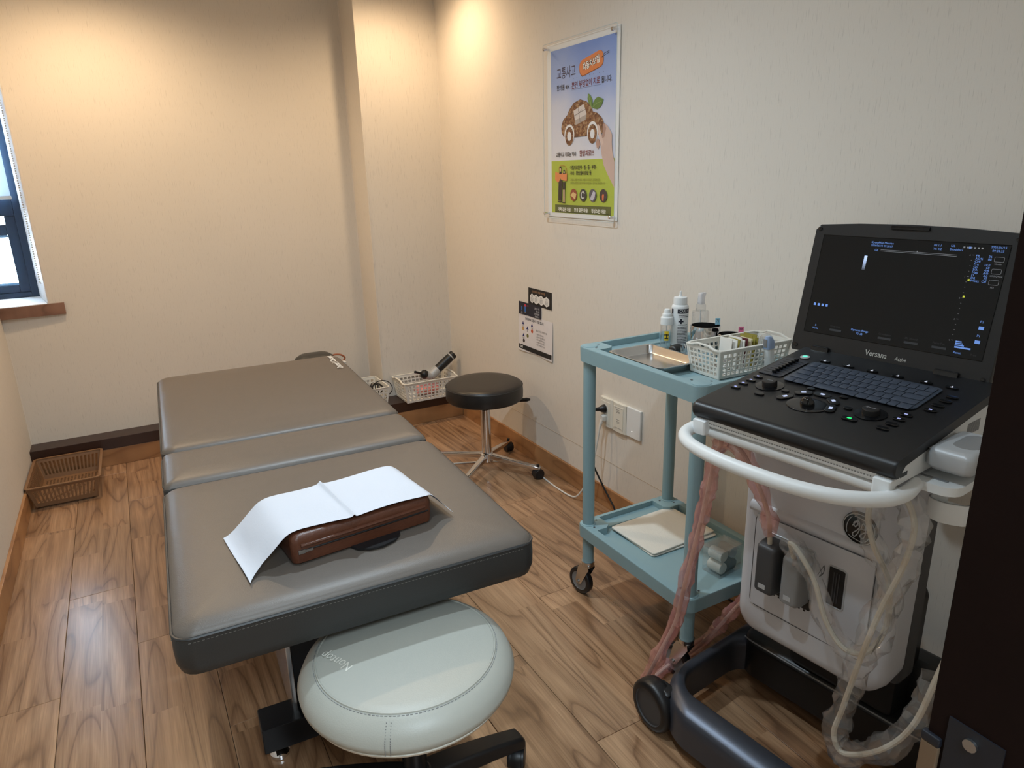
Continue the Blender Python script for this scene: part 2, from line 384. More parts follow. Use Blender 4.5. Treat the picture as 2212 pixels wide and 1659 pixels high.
# wooden sill board
sl = MB(); sl.prism([(-.62, WY), (-.426, WY), (-.370, YB), (-.300, YB), (-.300, YB-.016), (XL-.02, YB-.03), (-.62, YB-.03)], .846, WZ0)
struct(sl.build('trim_9', MT['sill'], smooth=0))
sw = MB(); sw.prism([(-.615, WY-.002), (-.428, WY-.002), (-.374, YB-.008), (-.6, YB-.024)], WZ0, WZ0+.0025)
struct(sw.build('trim_10', MT['whitepaint'], smooth=0))
# ---- roller blind in the window recess
bl = thing('roller_blind', 'pale roller blind pulled halfway down in the window, with bead chain', 'blind', (-.55, 4.60, 1.43))
MB().box(-.068, .095, 0, .0015, .012, .70).build('blind_fabric', MT['blind'], bl, 0)
MB().bbox(-.068, .098, -.006, .008, 0, .018, .003).build('bottom_bar', MT['whitepaint'], bl)
MB().lathe([(.001, 0), (.022, 0), (.022, .166), (.001, .166)], 16, m=Matrix.Translation((-.068, .02, .69)) @ Matrix.Rotation(PI/2, 4, 'Y')).build('roller', MT['whitepaint'], bl)
ch = MB()
pA = [Vector((.152, -.15, -.42)), Vector((.155, -.15, .70))]; pB = [Vector((.1675, -.16, -.42)), Vector((.168, -.16, .70))]
path = []
for i in range(95): path.append(pA[1]+(pA[0]-pA[1])*i/94)
for i in range(1, 6): a = PI*i/6; path.append((pA[0]+pB[0])/2+Vector((-math.cos(a)*.008, -.005, -math.sin(a)*.009)))
for i in range(95): path.append(pB[0]+(pB[1]-pB[0])*i/94)
for p in path: ch.sphere(p, .0042, 6, 4)
ch.build('bead_chain', MT['bwhite'], bl)
# ---- front wall, doorway and corridor behind the camera
DX0, DX1 = -.47, .592
wf = MB(); wf.box(XL-.1, DX0-.05, .06, YF, -.03, HT); wf.box(DX1+.05, 2.0, .06, YF, -.03, HT); wf.box(DX0-.05, DX1+.05, .06, YF, 2.15, HT)
struct(wf.build('wall_front', MT['wall'], smooth=0))
door = bpy.data.objects.new('door_1', None); C.objects.link(door); door['kind'] = 'structure'; door.location = (DX1, .28, 0)
MB().bbox(0, .055, -.25, 0, 0, 2.1, .002).build('door_jamb', MT['doorwood'], door); MB().bbox(DX0-DX1-.055, DX0-DX1, -.25, 0, 0, 2.1, .002).build('door_jamb', MT['doorwood'], door)
MB().bbox(DX0-DX1-.055, .055, -.25, 0, 2.1, 2.155, .002).build('door_head', MT['doorwood'], door)
hg = MB().box(-.0015, 0, -.064, -.017, .945, 1.017).build('strike_plate', MT['bluefilm'], door, label='blue film covered strike plate')
MB().cyl((0, 0, 0), .006, 0, .003, 12, m=Matrix.Translation((-.0045, -.038, 1.002)) @ Matrix.Rotation(PI/2, 4, 'Y')).build('screw', MT['screw'], hg)
MB().bbox(-.004, .003, -.014, .003, .90, .978, .002).build('latch_guard', MT['brass'], door)
MB().bbox(-.0045, .0035, -.0145, .0035, .978, .988, .002).build('latch_guard_film', MT['bluefilm'], door)
cw = MB(); cw.box(-1.6, -1.5, -1.9, .06, -.03, HT); cw.box(1.9, 2.0, -1.9, .06, -.03, HT); cw.box(-1.6, 2.0, -2.0, -1.9, -.03, HT); cw.box(-1.6, XL-.1, 0, .06, -.03, HT)
struct(cw.build('wall_corridor', MT['wall'], smooth=0))
struct(MB().box(-1.6, 2.0, -1.9, .06, -.03, 0).build('floor_corridor', MT['floor'], smooth=0))
# ------------------------------------------------------------------ ceiling lamps (all above the frame)
def lamp_light(name, loc, col, watts, cone, blend, rad, parent):
    ld = bpy.data.lights.new(name, 'SPOT'); ld.energy = watts; ld.color = col; ld.spot_size = math.radians(cone); ld.spot_blend = blend; ld.shadow_soft_size = rad
    o = bpy.data.objects.new(name, ld); C.objects.link(o); o.parent = parent; o.location = loc; return o
where = ['near the back wall above the window end', 'in the corner above the poster wall', 'over the middle of the treatment bed', 'just inside the doorway']
for (xy, col, wt, cone, blend), wh in zip(LAMPS, where):
    d = thing('downlight', 'round recessed ceiling downlight '+wh, 'light', (xy[0], xy[1], HT), 0, 'ceiling downlights')
    MB().lathe([(.045, -.001), (.062, -.001), (.06, -.006), (.048, -.008)], 24, cap=False).build('trim_ring', MT['white'], d)
    MB().disc(0, 0, .046, -.003, 20).build('lens', pm('lamp_lens_'+wh[:8], (255, 240, 220), .5, emit=2), d, 0)
    lamp_light('bulb', (0, 0, -.012), col, wt, cone, blend, .04, d)
d = thing('corridor_lamp', 'square ceiling lamp in the corridor behind the viewer', 'light', (.1, -.9, HT))
MB().bbox(-.3, .3, -.3, .3, -.05, 0, .01).build('lamp_body', MT['white'], d)
al = bpy.data.lights.new('corridor_tube', 'AREA'); al.energy = CORRIDOR_WATTS; al.color = COOL; al.size = .55
ao = bpy.data.objects.new('corridor_tube', al); C.objects.link(ao); ao.parent = d; ao.location = (0, 0, -.055)
# ------------------------------------------------------------------ treatment bed
def cushion(mbt, mbs, x0, x1, y0, y1, z0, z1, rc=.035, crown=.006):
    """side band (mbs) and crowned top panel (mbt)"""
    hx, hy, cx, cy = (x1-x0)/2, (y1-y0)/2, (x0+x1)/2, (y0+y1)/2
    e = .024
    mbs.loft([ring(hx-.02, hy-.02, rc, z0, cx, cy), ring(hx-.006, hy-.006, rc, z0+.008, cx, cy), ring(hx, hy, rc, z0+.03, cx, cy), ring(hx+.001, hy+.001, rc, (z0+z1)/2, cx, cy), ring(hx, hy, rc, z1-e-.004, cx, cy), ring(hx-.003, hy-.003, rc, z1-e, cx, cy)])
    R = []
    for i, dz in ((.003, -e), (.006, -.0165), (.013, -.0105), (.024, -.0055), (.040, -.002), (.06, 0), (.10, crown*.6), (.16, crown*.9), (.3, crown)):
        if i > min(hx, hy)-.03: break
        R.append(ring(hx-i, hy-i, max(rc-i*.4, .012), z1+dz, cx, cy))
    mbt.loft(R)
bed = thing('treatment_bed', 'grey-brown padded treatment bed on a black steel base, three cushion sections', 'bed', (-.038, 1.352, 0), -math.atan(.043))
BW = .824
secs = [('foot_cushion', 0, .775, .53, .65), ('middle_cushion', .785, 1.078, .545, .652), ('head_cushion', 1.086, 2.105, .55, .652)]
for nm, a, b, z0, z1 in secs:
    t, s = MB(), MB(); cushion(t, s, 0, BW, a, b, z0, z1, .04 if nm != 'middle_cushion' else .02)
    top = t.build(nm, MT['bedtop'], bed, 50); s.build('side_band', MT['bedside'], top, 50)
    hx, hy = BW/2, (b-a)/2
    MB().tube([(p[0]+BW/2, p[1]+(a+b)/2, z1-.0245) for p in rr(hx-.0015, hy-.0015, .038, 6)], .0035, 6, True).build('piping', MT['piping'], top)
    st = MB()
    for i in range(int((BW-.06)/.0085)):
        xx = .03+i*.0085; st.box(xx, xx+.0050, a-.0006, a+.0012, z1-.0335, z1-.0323)
    for i in range(int((b-a-.06)/.0085)):
        yy = a+.03+i*.0085; st.box(-.0006, .001, yy, yy+.0055, z1-.034, z1-.032); st.box(BW-.001, BW+.0006, yy, yy+.0055, z1-.034, z1-.032)
    st.build('stitching', MT['thread'], top, 0, kind='stuff')
MB().text("Doctor's Concept", .036, 0, 0, 0, 'LEFT', .95, 0, m=Matrix.Translation((.778, 1.785, .6564)) @ Matrix.Rotation(PI/2, 4, 'Z'), off=.0012).build('lettering', MT['white'], bed, 0, label='white brand lettering')
# frame, column and base
MB().bbox(.06, BW-.06, .06, .74, .505, .532, .004).build('seat_frame', MT['blackmetal'], bed)
MB().bbox(.06, BW-.06, .80, 2.05, .52, .547, .004).build('back_frame', MT['blackmetal'], bed)
MB().bbox(.245, .60, .33, .72, .10, .507, .006).build('lift_column', MT['blackmetal'], bed)
MB().bbox(.232, .246, .30, .62, .07, .50, .002).build('column_guide', MT['steel'], bed)
MB().bbox(.30, .52, .74, 1.45, .50, .521, .004).build('center_rail', MT['blackmetal'], bed)
MB().bbox(.34, .48, 1.3, 1.62, .10, .52, .006).build('rear_column', MT['blackmetal'], bed)
MB().bbox(.33, .50, .25, 1.72, .055, .10, .004).build('base_beam', MT['blackmetal'], bed)
for y0 in (.265, 1.66):
    MB().bbox(.145, BW-.145, y0, y0+.09, .052, .128, .003).build('base_crossbar', MT['blackmetal'], bed)
    for xx in (.185, BW-.185):
        ft = MB().lathe([(.022, 0), (.026, .003), (.026, .012), (.018, .02), (.008, .024), (.008, .053)], 20, (xx, y0+.045, 0)).build('leveling_foot', MT['chrome'], bed)
# face pillow at the head end
fp = MB(); fp.loft([ring(.10-i, .075-i, .07, z, .72, 2.165) for i, z in ((.02, .575), (.004, .59), (0, .61), (.006, .63), (.03, .645), (.06, .65))])
fp.build('face_rest', MT['bedside'], bed, 50)
# ------------------------------------------------------------------ brown leather pillow and tissue sheet
pil = thing('bolster_pillow', 'brown leather zipped pillow lying on the foot end of the treatment bed', 'pillow', (.229, 1.462, .657), math.radians(5.5))
PWX, PDY, PH = .355, .235, .075
b = MB(); hx, hy = PWX/2, PDY/2
b.loft([ring(hx-i, hy-i, .016, z, hx, hy) for i, z in ((.008, 0), (.001, .004), (0, .012), (-.0015, .035), (-.001, .055), (.001, .066), (.007, .0722), (.03, .0742), (.09, PH))])
b.build('cover', MT['brownleather'], pil, 50)
MB().tube([(.02, -.001, .047), (.12, -.003, .0475), (.24, -.003, .048), (.335, -.001, .049)], .0045, 8).build('zip_flap', MT['brownleather'], pil)
MB().tube([(.012, -.0005, .034), (.12, -.0022, .0345), (.24, -.0022, .035), (.343, -.0005, .036)], .0024, 6).build('zip_tape', MT['black'], pil)
zp = MB().bbox(.012, .028, -.0065, -.001, .029, .038, .001).box(.026, .046, -.0055, -.0035, .0305, .036).build('zip_pull', MT['screw'], pil)
lp = MB().prism([(.135, .006), (.145, -.018), (.17, -.036), (.20, -.042), (.235, -.034), (.258, -.014), (.266, .006)], .0005, .005).build('flap_shadow', MT['black'], pil)  # thin black shape on the bed top, modelling the dark shadow of the flap
prof = [(-.100, .003), (-.088, .005), (-.07, .016), (-.05, .036), (-.03, .056), (-.008, .073), (.02, .0805), (.07, .0808), (.115, .0815), (.14, .0838), (.148, .0905), (.156, .0835), (.19, .0815), (.25, .0812), (.30, .081), (.335, .0795), (.352, .075), (.368, .062), (.385, .043), (.402, .022), (.411, .012)]
pr_ = spline([(p[0], 0, p[1]) for p in prof], 3); sh = MB(); nx, ny = len(pr_), 9; vv = []; ff = []
for i, p in enumerate(pr_):
    t = i/(nx-1)
    y0 = .012+.010*math.sin(t*9)-.02*t+(-.025 if t < .12 else 0)*(1-t/.12)+.006*math.sin(t*23); y1 = .225+.008*math.sin(t*7+1)
    for j in range(ny):
        s_ = j/(ny-1); edge = max(0, .12-s_)/.12
        dz = .0015*math.sin(t*31+s_*5)+(0 if .12 < t < .9 else .003*math.sin(s_*7))
        vv.append((p.x, y0+(y1-y0)*s_, max(.0015, p.z+dz*.6)))
for i in range(nx-1):
    for j in range(ny-1): ff.append((i*ny+j, (i+1)*ny+j, (i+1)*ny+j+1, i*ny+j+1))
sh.add(vv, ff)
ts = sh.build('tissue_sheet', MT['paper'], None, 60, .0006, loc=(.229, 1.462, .657), rot=(0, 0, math.radians(5.5)))
tag(ts, 'white tissue paper sheet draped over the brown leather pillow', 'paper')
# ------------------------------------------------------------------ stools
def twin_caster(parent, x, y, r=.026, ang=0, mat='black'):
    m = Matrix.Translation((x, y, r)) @ Matrix.Rotation(ang, 4, 'Z') @ Matrix.Rotation(PI/2, 4, 'X')
    c = MB()
    for z0 in (-.021, .005): c.lathe([(r*.55, z0), (r-.002, z0), (r, z0+.003), (r, z0+.013), (r-.002, z0+.016), (r*.55, z0+.016)], 20, m=m)
    o = c.build('caster_wheel', MT[mat], parent)
    h = MB().cyl((x, y, 0), .008, r, r*2+.022, 10)
    h.loft([[tuple(m @ Vector((r*1.02*math.cos(a)*k, r*1.02*math.sin(a)*k, z))) for a in [PI*(-.1+1.2*i/8) for i in range(9)]] for k, z in ((1, -.012), (1.04, -.004), (1.04, .004), (1, .012))], True)
    h.build('caster_hood', MT[mat], o)
    return o
ws = thing('padded_stool', 'cream round padded stool on a black five-arm caster base, tucked under the bed foot', 'stool', (.4175, 1.283, 0), 0)
ws.scale = (1.04, 1.04, 1.012)
Rw = .232
MB().lathe([(.02, .486), (.10, .4855), (.17, .482), (.186, .4795), (.189, .478), (.192, .4775), (.205, .471), (.222, .455), (Rw, .432), (Rw-.002, .417), (.215, .405), (.213, .402)], 64).build('seat_pad', MT['cream'], ws, 60)
MB().lathe([(.10, .385), (.18, .386), (.208, .390), (.219, .398), (.221, .404), (.216, .408), (.10, .41)], 64).build('seat_shell', MT['offwhite'], ws, 50)
st = MB()
for i in range(150):
    a = 2*PI*i/150; st.box(-.0028, .0028, -.0006, .0006, 0, .0012, m=Matrix.Translation((.1955*math.cos(a), .1955*math.sin(a), .4755)) @ Matrix.Rotation(a+PI/2, 4, 'Z'))
for q in range(14):
    zz = .47-.004*q; rad = .206+.026*math.sin(min(1, q/10)*PI/2); a = -2.1
    for da in (-.022, .022): st.box(-.0006, .0006, -.0006, .0006, -.0014, .0014, m=Matrix.Translation(((rad+.0003)*math.cos(a+da), (rad+.0003)*math.sin(a+da), zz)))
st.build('stitching', MT['midgrey'], ws, 0, kind='stuff')
MB().tube([(.191*math.cos(2*PI*i/72), .191*math.sin(2*PI*i/72), .4782) for i in range(72)], .0022, 6, True).build('piping', MT['cream'], ws)
MB().text('Nontop', .034, 0, 0, 0, 'CENTER', .8, 0, m=Matrix.Translation((-.135, .035, .4845)) @ Matrix.Rotation(math.radians(118), 4, 'Z')).build('embossed_lettering', MT['offwhite'], ws, 0)
MB().cyl((0,0,0), .026, .10, .385, 24).build('gas_column', MT['black'], ws)
MB().lathe([(.045, .06), (.055, .075), (.05, .12), (.03, .14)], 28).build('hub', MT['black'], ws)
for k in range(5):
    a = math.radians(2+72*k); m = Matrix.Rotation(a, 4, 'Z')
    R = []
    for t in range(7):
        f = t/6; xx = .03+.245*f; zt = .135-.035*f**1.6; hh = .055-.018*f; wv = .03-.006*f
        R.append([tuple(m @ Vector((xx, p[0], zt-hh/2+p[1]))) for p in rr(wv, hh/2, .009, 3)])
    R.append([tuple(m @ Vector((.285, p[0]*.8, .074+p[1]*.8))) for p in rr(.022, .016, .009, 3)])
    MB().loft(R).build('base_arm', MT['black'], ws, 45)
    twin_caster(ws, .268*math.cos(a), .268*math.sin(a), .029, a+.9)
bs = thing('round_stool', 'black round swivel stool with chrome star base by the right wall', 'stool', (1.505, 3.03, 0), 0)
MB().lathe([(.02, .4935), (.12, .4925), (.175, .489), (.19, .481), (.1955, .470), (.1975, .44), (.1965, .41), (.19, .402), (.06, .400)], 64).build('seat_pad', MT['blackleather'], bs, 60)
MB().tube([(.1955*math.cos(2*PI*i/72), .1955*math.sin(2*PI*i/72), .4735) for i in range(72)], .002, 6, True).build('piping', MT['piping'], bs)
MB().bbox(-.06, .06, -.06, .06, .388, .402, .004).build('seat_plate', MT['black'], bs)
MB().cyl((0,0,0), .0135, .25, .39, 20).build('piston', MT['chrome'], bs)
MB().lathe([(.016, .355), (.03, .36), (.034, .385), (.034, .39)], 24).build('tilt_housing', MT['black'], bs)
MB().cyl((0,0,0), .0255, .085, .345, 28, b=.002).build('column', MT['chrome'], bs)
MB().cyl((0,0,0), .022, .344, .352, 24).build('column_collar', MT['black'], bs)
MB().cyl((0,0,0), .034, .055, .105, 28, b=.004).build('hub', MT['chrome'], bs)
lv = MB().tube([(.03, -.02, .382), (.16, -.06, .378)], .004, 8).build('height_lever', MT['chrome'], bs)
MB().tube([(.155, -.0585, .378), (.17, -.063, .3775), (.205, -.074, .3765), (.222, -.079, .376)], .009, 10, rf=lambda t, i: [.006, .010, .011, .006][i]).build('lever_grip', MT['blackgloss'], lv)
for k in range(4):
    a = math.radians(-52+90*k); m = Matrix.Rotation(a, 4, 'Z'); R = []
    for t in range(6):
        f = t/5; xx = .028+.265*f; zt = .097-.030*f
        R.append([tuple(m @ Vector((xx, p[0], zt-.012+p[1]))) for p in rr(.0165-.003*f, .015-.005*f, .006, 3)])
    R.append([tuple(m @ Vector((.300, p[0]*.7, .055+p[1]*.7))) for p in rr(.011, .009, .005, 3)])
    MB().loft(R).build('base_arm', MT['chrome'], bs, 45)
    twin_caster(bs, .286*math.cos(a), .286*math.sin(a), .027, a+.9)
# ------------------------------------------------------------------ baskets
def basket(root, x0, x1, y0, y1, z0, z1, taper, nx, ny, nz, mat, bar=.35, rim=.006, lip=0, hump=0, mv=(.1, .14), floor_holes=True, slots=False):
    """open lattice basket: bottom rectangle, flared walls, rim"""
    t = taper
    b00, b10, b11, b01 = (x0+t, y0+t, z0), (x1-t, y0+t, z0), (x1-t, y1-t, z0), (x0+t, y1-t, z0)
    t00, t10, t11, t01 = (x0, y0, z1), (x1, y0, z1), (x1, y1, z1), (x0, y1, z1)
    w = MB()
    w.lattice(b00, b10, t10, t00, nx, nz, bar, .05, mv); w.lattice(b10, b11, t11, t10, ny, nz, bar, .07, mv)
    w.lattice(b11, b01, t01, t11, nx, nz, bar, .05, mv); w.lattice(b01, b00, t00, t01, ny, nz, bar, .07, mv)
    w.build('lattice_wall', mat, root, 0, .0016)
    f = MB()
    if floor_holes: f.lattice(b00, b10, b11, b01, nx, max(3, ny), .45, .05, (.08, .08))
    else: f.add([b00, b10, b11, b01], [(0, 1, 2, 3)])
    f.build('basket_floor', mat, root, 0, .0022)
    hx, hy, cx, cy = (x1-x0)/2, (y1-y0)/2, (x0+x1)/2, (y0+y1)/2
    P = []
    for p in rr(hx+rim*.5, hy+rim*.5, .018, 5): P.append((p[0]+cx, p[1]+cy, z1))
    if hump:
        Q = []
        for i in range(len(P)):
            a, c = Vector(P[i]), Vector(P[(i+1) % len(P)])
            n = max(1, int((c-a).length/.012))
            for k in range(n):
                q = a+(c-a)*k/n
                ex = max(abs(q.x-cx)-hx*.98, 0)
                s_ = abs(q.y-cy)/hy
                if abs(q.x-cx) > hx*.985: q.z += hump*(1 if s_ < .45 else max(0, 1-(s_-.45)/.2))
                Q.append(tuple(q))
        P = Q
    MB().tube(P, rim, 6, True, sx=.6, up=(0, 0, 1)).build('rim', mat, root, 60)
    for (bx, by), (tx, ty) in zip((b00[:2], b10[:2], b11[:2], b01[:2]), (t00[:2], t10[:2], t11[:2], t01[:2])):
        MB().tube([(bx, by, z0), (tx, ty, z1)], .0035, 6).build('corner_post', mat, root)
bb = thing('slatted_basket', 'brown plastic slatted basket on the floor in the left back corner', 'basket', (-.418, 3.972, 0), math.radians(-1))
basket(bb, -.150, .150, -.208, .208, .010, .118, .022, 15, 19, 1, MT['rattan'], .45, .0075, mv=(.2, .16))
for sx in (-1, 1):
    for sy in (-1, 1): MB().cyl((sx*.11, sy*.16, 0), .008, 0, .013, 8).build('foot', MT['rattan'], bb)
wb1 = thing('lattice_basket', 'large white lattice basket holding the massage gun, on the dark corner ledge', 'basket', (1.545, 3.955, .160), 0, 'white lattice baskets')
basket(wb1, -.175, .175, -.118, .098, .003, .130, .018, 12, 8, 5, MT['bwhite'], .30, .006, hump=.010)
wb2 = thing('lattice_basket', 'small white lattice basket with black cable loops, half hidden behind the bed', 'basket', (1.205, 4.03, .160), 0, 'white lattice baskets')
basket(wb2, -.085, .085, -.135, .135, .003, .118, .014, 6, 9, 4, MT['bwhite'], .30, .005, hump=.0)
cc = MB()
for k, (cx, cy, r_, tl) in enumerate(((.02, -.08, .045, .3), (.03, -.06, .04, -.2), (.0, -.075, .05, .9), (.035, -.09, .035, 1.4), (.055, -.10, .06, -.35))):
    pts = [(cx+r_*math.cos(a)*math.cos(tl), cy+r_*math.cos(a)*math.sin(tl), .09+r_*.85*math.sin(a)+.01*k*.3) for a in [2*PI*i/20 for i in range(20)]]
    cc.tube(pts, .0028, 6, True)
tag(cc.build('black_cable', MT['black'], None, loc=(1.205, 4.03, .160)), 'coiled thin black cable sticking out of the small white basket', 'cable')
# massage gun lying in the big basket, with a pink pad below
mg = thing('massage_gun', 'black and silver massage gun leaning in the large white basket', 'massager', (1.60, 3.95, .24))
ax = Vector((.148, 0, .105)).normalized()
mm = Matrix.Translation((.0, 0, .055)) @ ax.to_track_quat('Z', 'Y').to_matrix().to_4x4()
MB().lathe([(.001, -.02), (.028, -.02), (.031, -.012), (.031, .03), (.029, .045)], 28, m=mm).build('motor_housing', MT['silver'], mg, 50)
MB().lathe([(.0265, .044), (.0275, .05), (.0275, .155), (.0265, .158)], 28, m=mm).build('handle', MT['black'], mg)
MB().lathe([(.0280, .158), (.0285, .160), (.0285, .163), (.028, .165)], 28, m=mm).build('handle_band', MT['silver'], mg)
MB().lathe([(.0275, .165), (.0275, .182), (.024, .188), (.001, .188)], 28, m=mm).build('end_cap', MT['black'], mg)
ax2 = Vector((-.10, -.01, .045)).normalized(); m2 = Matrix.Translation((-.015, -.01, .045)) @ ax2.to_track_quat('Z', 'Y').to_matrix().to_4x4()
MB().lathe([(.022, .0), (.024, .02), (.022, .036)], 24, m=m2).build('head_collar', MT['silver'], mg, 50)
MB().lathe([(.012, .032), (.026, .038), (.029, .05), (.026, .064), (.014, .072), (.008, .078)], 24, m=m2).build('attachment_base', MT['black'], mg, 60)
MB().tube([tuple(m2 @ Vector(p)) for p in ((0, 0, .07), (.004, 0, .09), (.012, 0, .115), (.016, 0, .128))], .008, 10, rf=lambda t, i: [.009, .007, .0075, .009][i]).build('attachment_tip', MT['black'], mg, 60)
pp = MB()
for i in range(46):
    a, e = random.uniform(0, 2*PI), random.uniform(-.4, 1.2); pp.sphere((.075*math.cos(a)*math.cos(e), .045*math.sin(a)*math.cos(e), .038+.034*math.sin(e)), .013, 7, 5)
pp.sphere((0, 0, .04), .05, 16, 8, (1.4, .9, .75))
tag(pp.build('pink_pad', MT['pink'], None, 60, loc=(1.56, 3.95, .166)), 'knobbly pink rubber pad inside the large white basket', 'pad')
# hose gadget standing on the ledge behind the head of the bed
hs = thing('hose_gadget', 'copper-coloured hose loop with white tube and black block, behind the bed head', 'device', (1.085, 4.13, .160))
MB().bbox(-.022, .03, -.03, .03, 0, .225, .005).build('black_body', MT['black'], hs)
wt = Vector((.35, -.1, .93)).to_track_quat('Z', 'Y').to_matrix().to_4x4()
MB().lathe([(.013, 0), (.0135, .06), (.012, .066), (.006, .068)], 18, m=Matrix.Translation((-.018, -.02, .20)) @ wt).build('white_tube', MT['white'], hs, 50)
MB().tube(spline([(-.062, 0, .20), (-.066, 0, .27), (-.062, 0, .295), (-.045, 0, .305), (-.01, 0, .300), (.012, 0, .285), (.016, 0, .272), (.0, 0, .255), (-.03, 0, .235), (-.045, 0, .20)], 6), .0055, 8).build('hose', MT['copper'], hs)
# ------------------------------------------------------------------ trolley
tr = thing('utility_trolley', 'powder-blue plastic two-tier utility trolley on casters beside the right wall', 'trolley', (1.485, 1.572, 0), 0)
HX, HY = .215, .288
def tray(name, zr, zf, zb):
    t = MB(); hx, hy, ex, er = HX-.028, HY-.062, .125, .015
    t.loft([ring(HX-.01, HY-.01, .03, zb), ring(HX-.001, HY-.001, .032, zb+.004), ring(HX, HY, .032, zr-.003), ring(HX-.002, HY-.002, .031, zr)], cap=False)
    t.poly([p for p in rr(HX-.01, HY-.01, .03)][::-1], zb)
    t.box(-hx-.002, hx+.002, -hy-.002, hy+.002, zf-.006, zf)                       # tray floor
    for sx in (-1, 1):
        x0, x1 = sorted((sx*hx, sx*(HX-.002))); t.box(x0, x1, -hy, hy, zf-.006, zr)   # side rails
        for sy in (-1, 1):                                                          # solid corner blocks round the legs
            arc = [(HX-.032+.030*math.cos(PI/2*i/6), HY-.032+.030*math.sin(PI/2*i/6)) for i in range(7)]
            pts = [(ex, hy-.012), (ex+.02, hy-.030), (HX-.002, hy-.030)] + arc + [(ex, HY-.002)]
            pts = [(sx*p[0], sy*p[1]) for p in pts]
            t.prism(pts if sx*sy > 0 else pts[::-1], zf-.006, zr+.0002)
    for sy in (-1, 1):                                                              # end grip: thin outer lip with a ledge behind it
        y0, y1 = sorted((sy*(HY-er), sy*(HY-.002))); t.box(-ex, ex, y0, y1, zf-.006, zr)
        y0, y1 = sorted((sy*hy, sy*(HY-er))); t.box(-ex, ex, y0, y1, zf-.006, zf+.006)
    o = t.build(name, MT['blue'], tr, 40)
    for sx in (-1, 1):
        for sy in (-1, 1):
            MB().lathe([(.027, zr-.001), (.027, zr+.0015), (.024, zr+.003), (.001, zr+.0035)], 22, (sx*(HX-.032), sy*(HY-.032), 0)).build('corner_cap', MT['blue'], o, 50)
            for dx, dy in ((-.036, .002), (.0, -.036)):
                MB().cyl((sx*(HX-.032)+sx*dx, sy*(HY-.032)+sy*dy, 0), .004, zr-.0005, zr+.0006, 10).build('screw_hole', MT['darkgrey'], o)
    return o
tray('upper_tray', .948, .922, .895); tray('lower_tray', .297, .272, .248)
for sx in (-1, 1):
    for sy in (-1, 1):
        lx, ly = sx*(HX-.032), sy*(HY-.032)
        MB().cyl((lx, ly, 0), .021, .290, .90, 24).build('leg', MT['blue'], tr)
        MB().cyl((lx, ly, 0), .0205, .145, .252, 24).build('leg_stub', MT['blue'], tr)
        ca = {(-1, 1): 1.76, (-1, -1): 1.76, (1, 1): .6, (1, -1): 1.4}[(sx, sy)]
        cs = MB().cyl((lx, ly, 0), .024, .138, .147, 22).cyl((lx, ly, 0), .021, .130, .138, 22).build('caster_swivel', MT['steel'], tr)
        m = Matrix.Translation((lx, ly, 0)) @ Matrix.Rotation(ca, 4, 'Z')
        fk = MB()
        for yy in (-.0175, .0155): fk.loft([[tuple(m @ Vector((p[0], y_, p[1]))) for p in ((-.014, .134), (-.018, .118), (.020, .047), (.034, .042), (.047, .054), (.034, .112), (.022, .134))] for y_ in (yy, yy+.002)])
        fk.loft([[tuple(m @ Vector((p[0], p[1], z))) for p in rr(.02, .0175, .008, 3)] for z in (.126, .134)])
        fk.build('caster_fork', MT['steel'], cs)
        wm = m @ Matrix.Translation((.034, 0, .052)) @ Matrix.Rotation(PI/2, 4, 'X')
        MB().lathe([(.036, -.013), (.047, -.013), (.0515, -.009), (.052, 0), (.0515, .009), (.047, .013), (.036, .013)], 32, m=wm, cap=False).build('caster_tire', MT['black'], cs, 50)
        MB().lathe([(.006, -.010), (.032, -.010), (.036, -.012), (.036, .012), (.032, .010), (.006, .010)], 28, m=wm).build('caster_hub', MT['midgrey'], cs)
        MB().cyl((0, 0, 0), .006, -.022, .022, 10, m=wm).build('caster_bolt', MT['screw'], cs)
# --- things on the upper tray
TZ = .9225
sp_ = thing('steel_tray', 'empty shallow stainless steel tray at the end of the trolley top', 'tray', (1.391, 1.608, TZ), 0)
t = MB(); t.loft([ring(.088, .128, .022, .027), ring(.090, .130, .023, .0265), ring(.090, .130, .023, .0245), ring(.083, .123, .02, .024), ring(.074, .112, .02, .002), ring(.070, .108, .018, 0)], cap=False); t.poly([p for p in rr(.070, .108, .018)][::-1], 0)
t.loft([ring(.088, .128, .022, .027), ring(.083, .122, .02, .0265), ring(.073, .111, .019, .0045), ring(.069, .107, .017, .0025)], cap=False); t.poly(rr(.069, .107, .017), .0025)
t.build('pan', MT['steel'], sp_, 45)
def bottle_lathe(root, name, prof, mat, n=28): return MB().lathe(prof, n).build(name, mat, root, 40)
pb = thing('pump_bottle', 'small clear pump bottle with stepped white cap and yellow label', 'bottle', (1.553, 1.742, TZ), 0, 'bottles on the trolley')
bottle_lathe(pb, 'bottle_body', [(.001, 0), (.0185, 0), (.0205, .003), (.0205, .082), (.018, .087)], MT['clearplastic'])
bottle_lathe(pb, 'liquid', [(.001, .002), (.0185, .002), (.0188, .055), (.001, .055)], MT['liquid'])
bottle_lathe(pb, 'dip_tube', [(.0015, .004), (.0015, .085)], MT['white'], 8)
bottle_lathe(pb, 'cap', [(.0205, .082), (.021, .084), (.021, .104), (.019, .107), (.016, .109), (.0158, .116), (.013, .120), (.0112, .121), (.0105, .130), (.008, .133), (.001, .1335)], MT['white'])
lb = MB(); lb.loft([[(.0209*math.cos(a), .0209*math.sin(a), z) for a in [math.radians(-150+i*8) for i in range(6)]] for z in (.03, .062)], cap=False, closed=False)
lb2 = lb.build('yellow_label', ink('yellow', (232, 200, 40)), pb, 60)
mk = MB()
for k, (cx, w_) in enumerate(((0, .012), (0, .016))): mk.box(-w_/2, w_/2, 0, .0004, .036+.012*k, .039+.012*k)
mk.box(-.0012, .0012, 0, .0004, .036, .052)
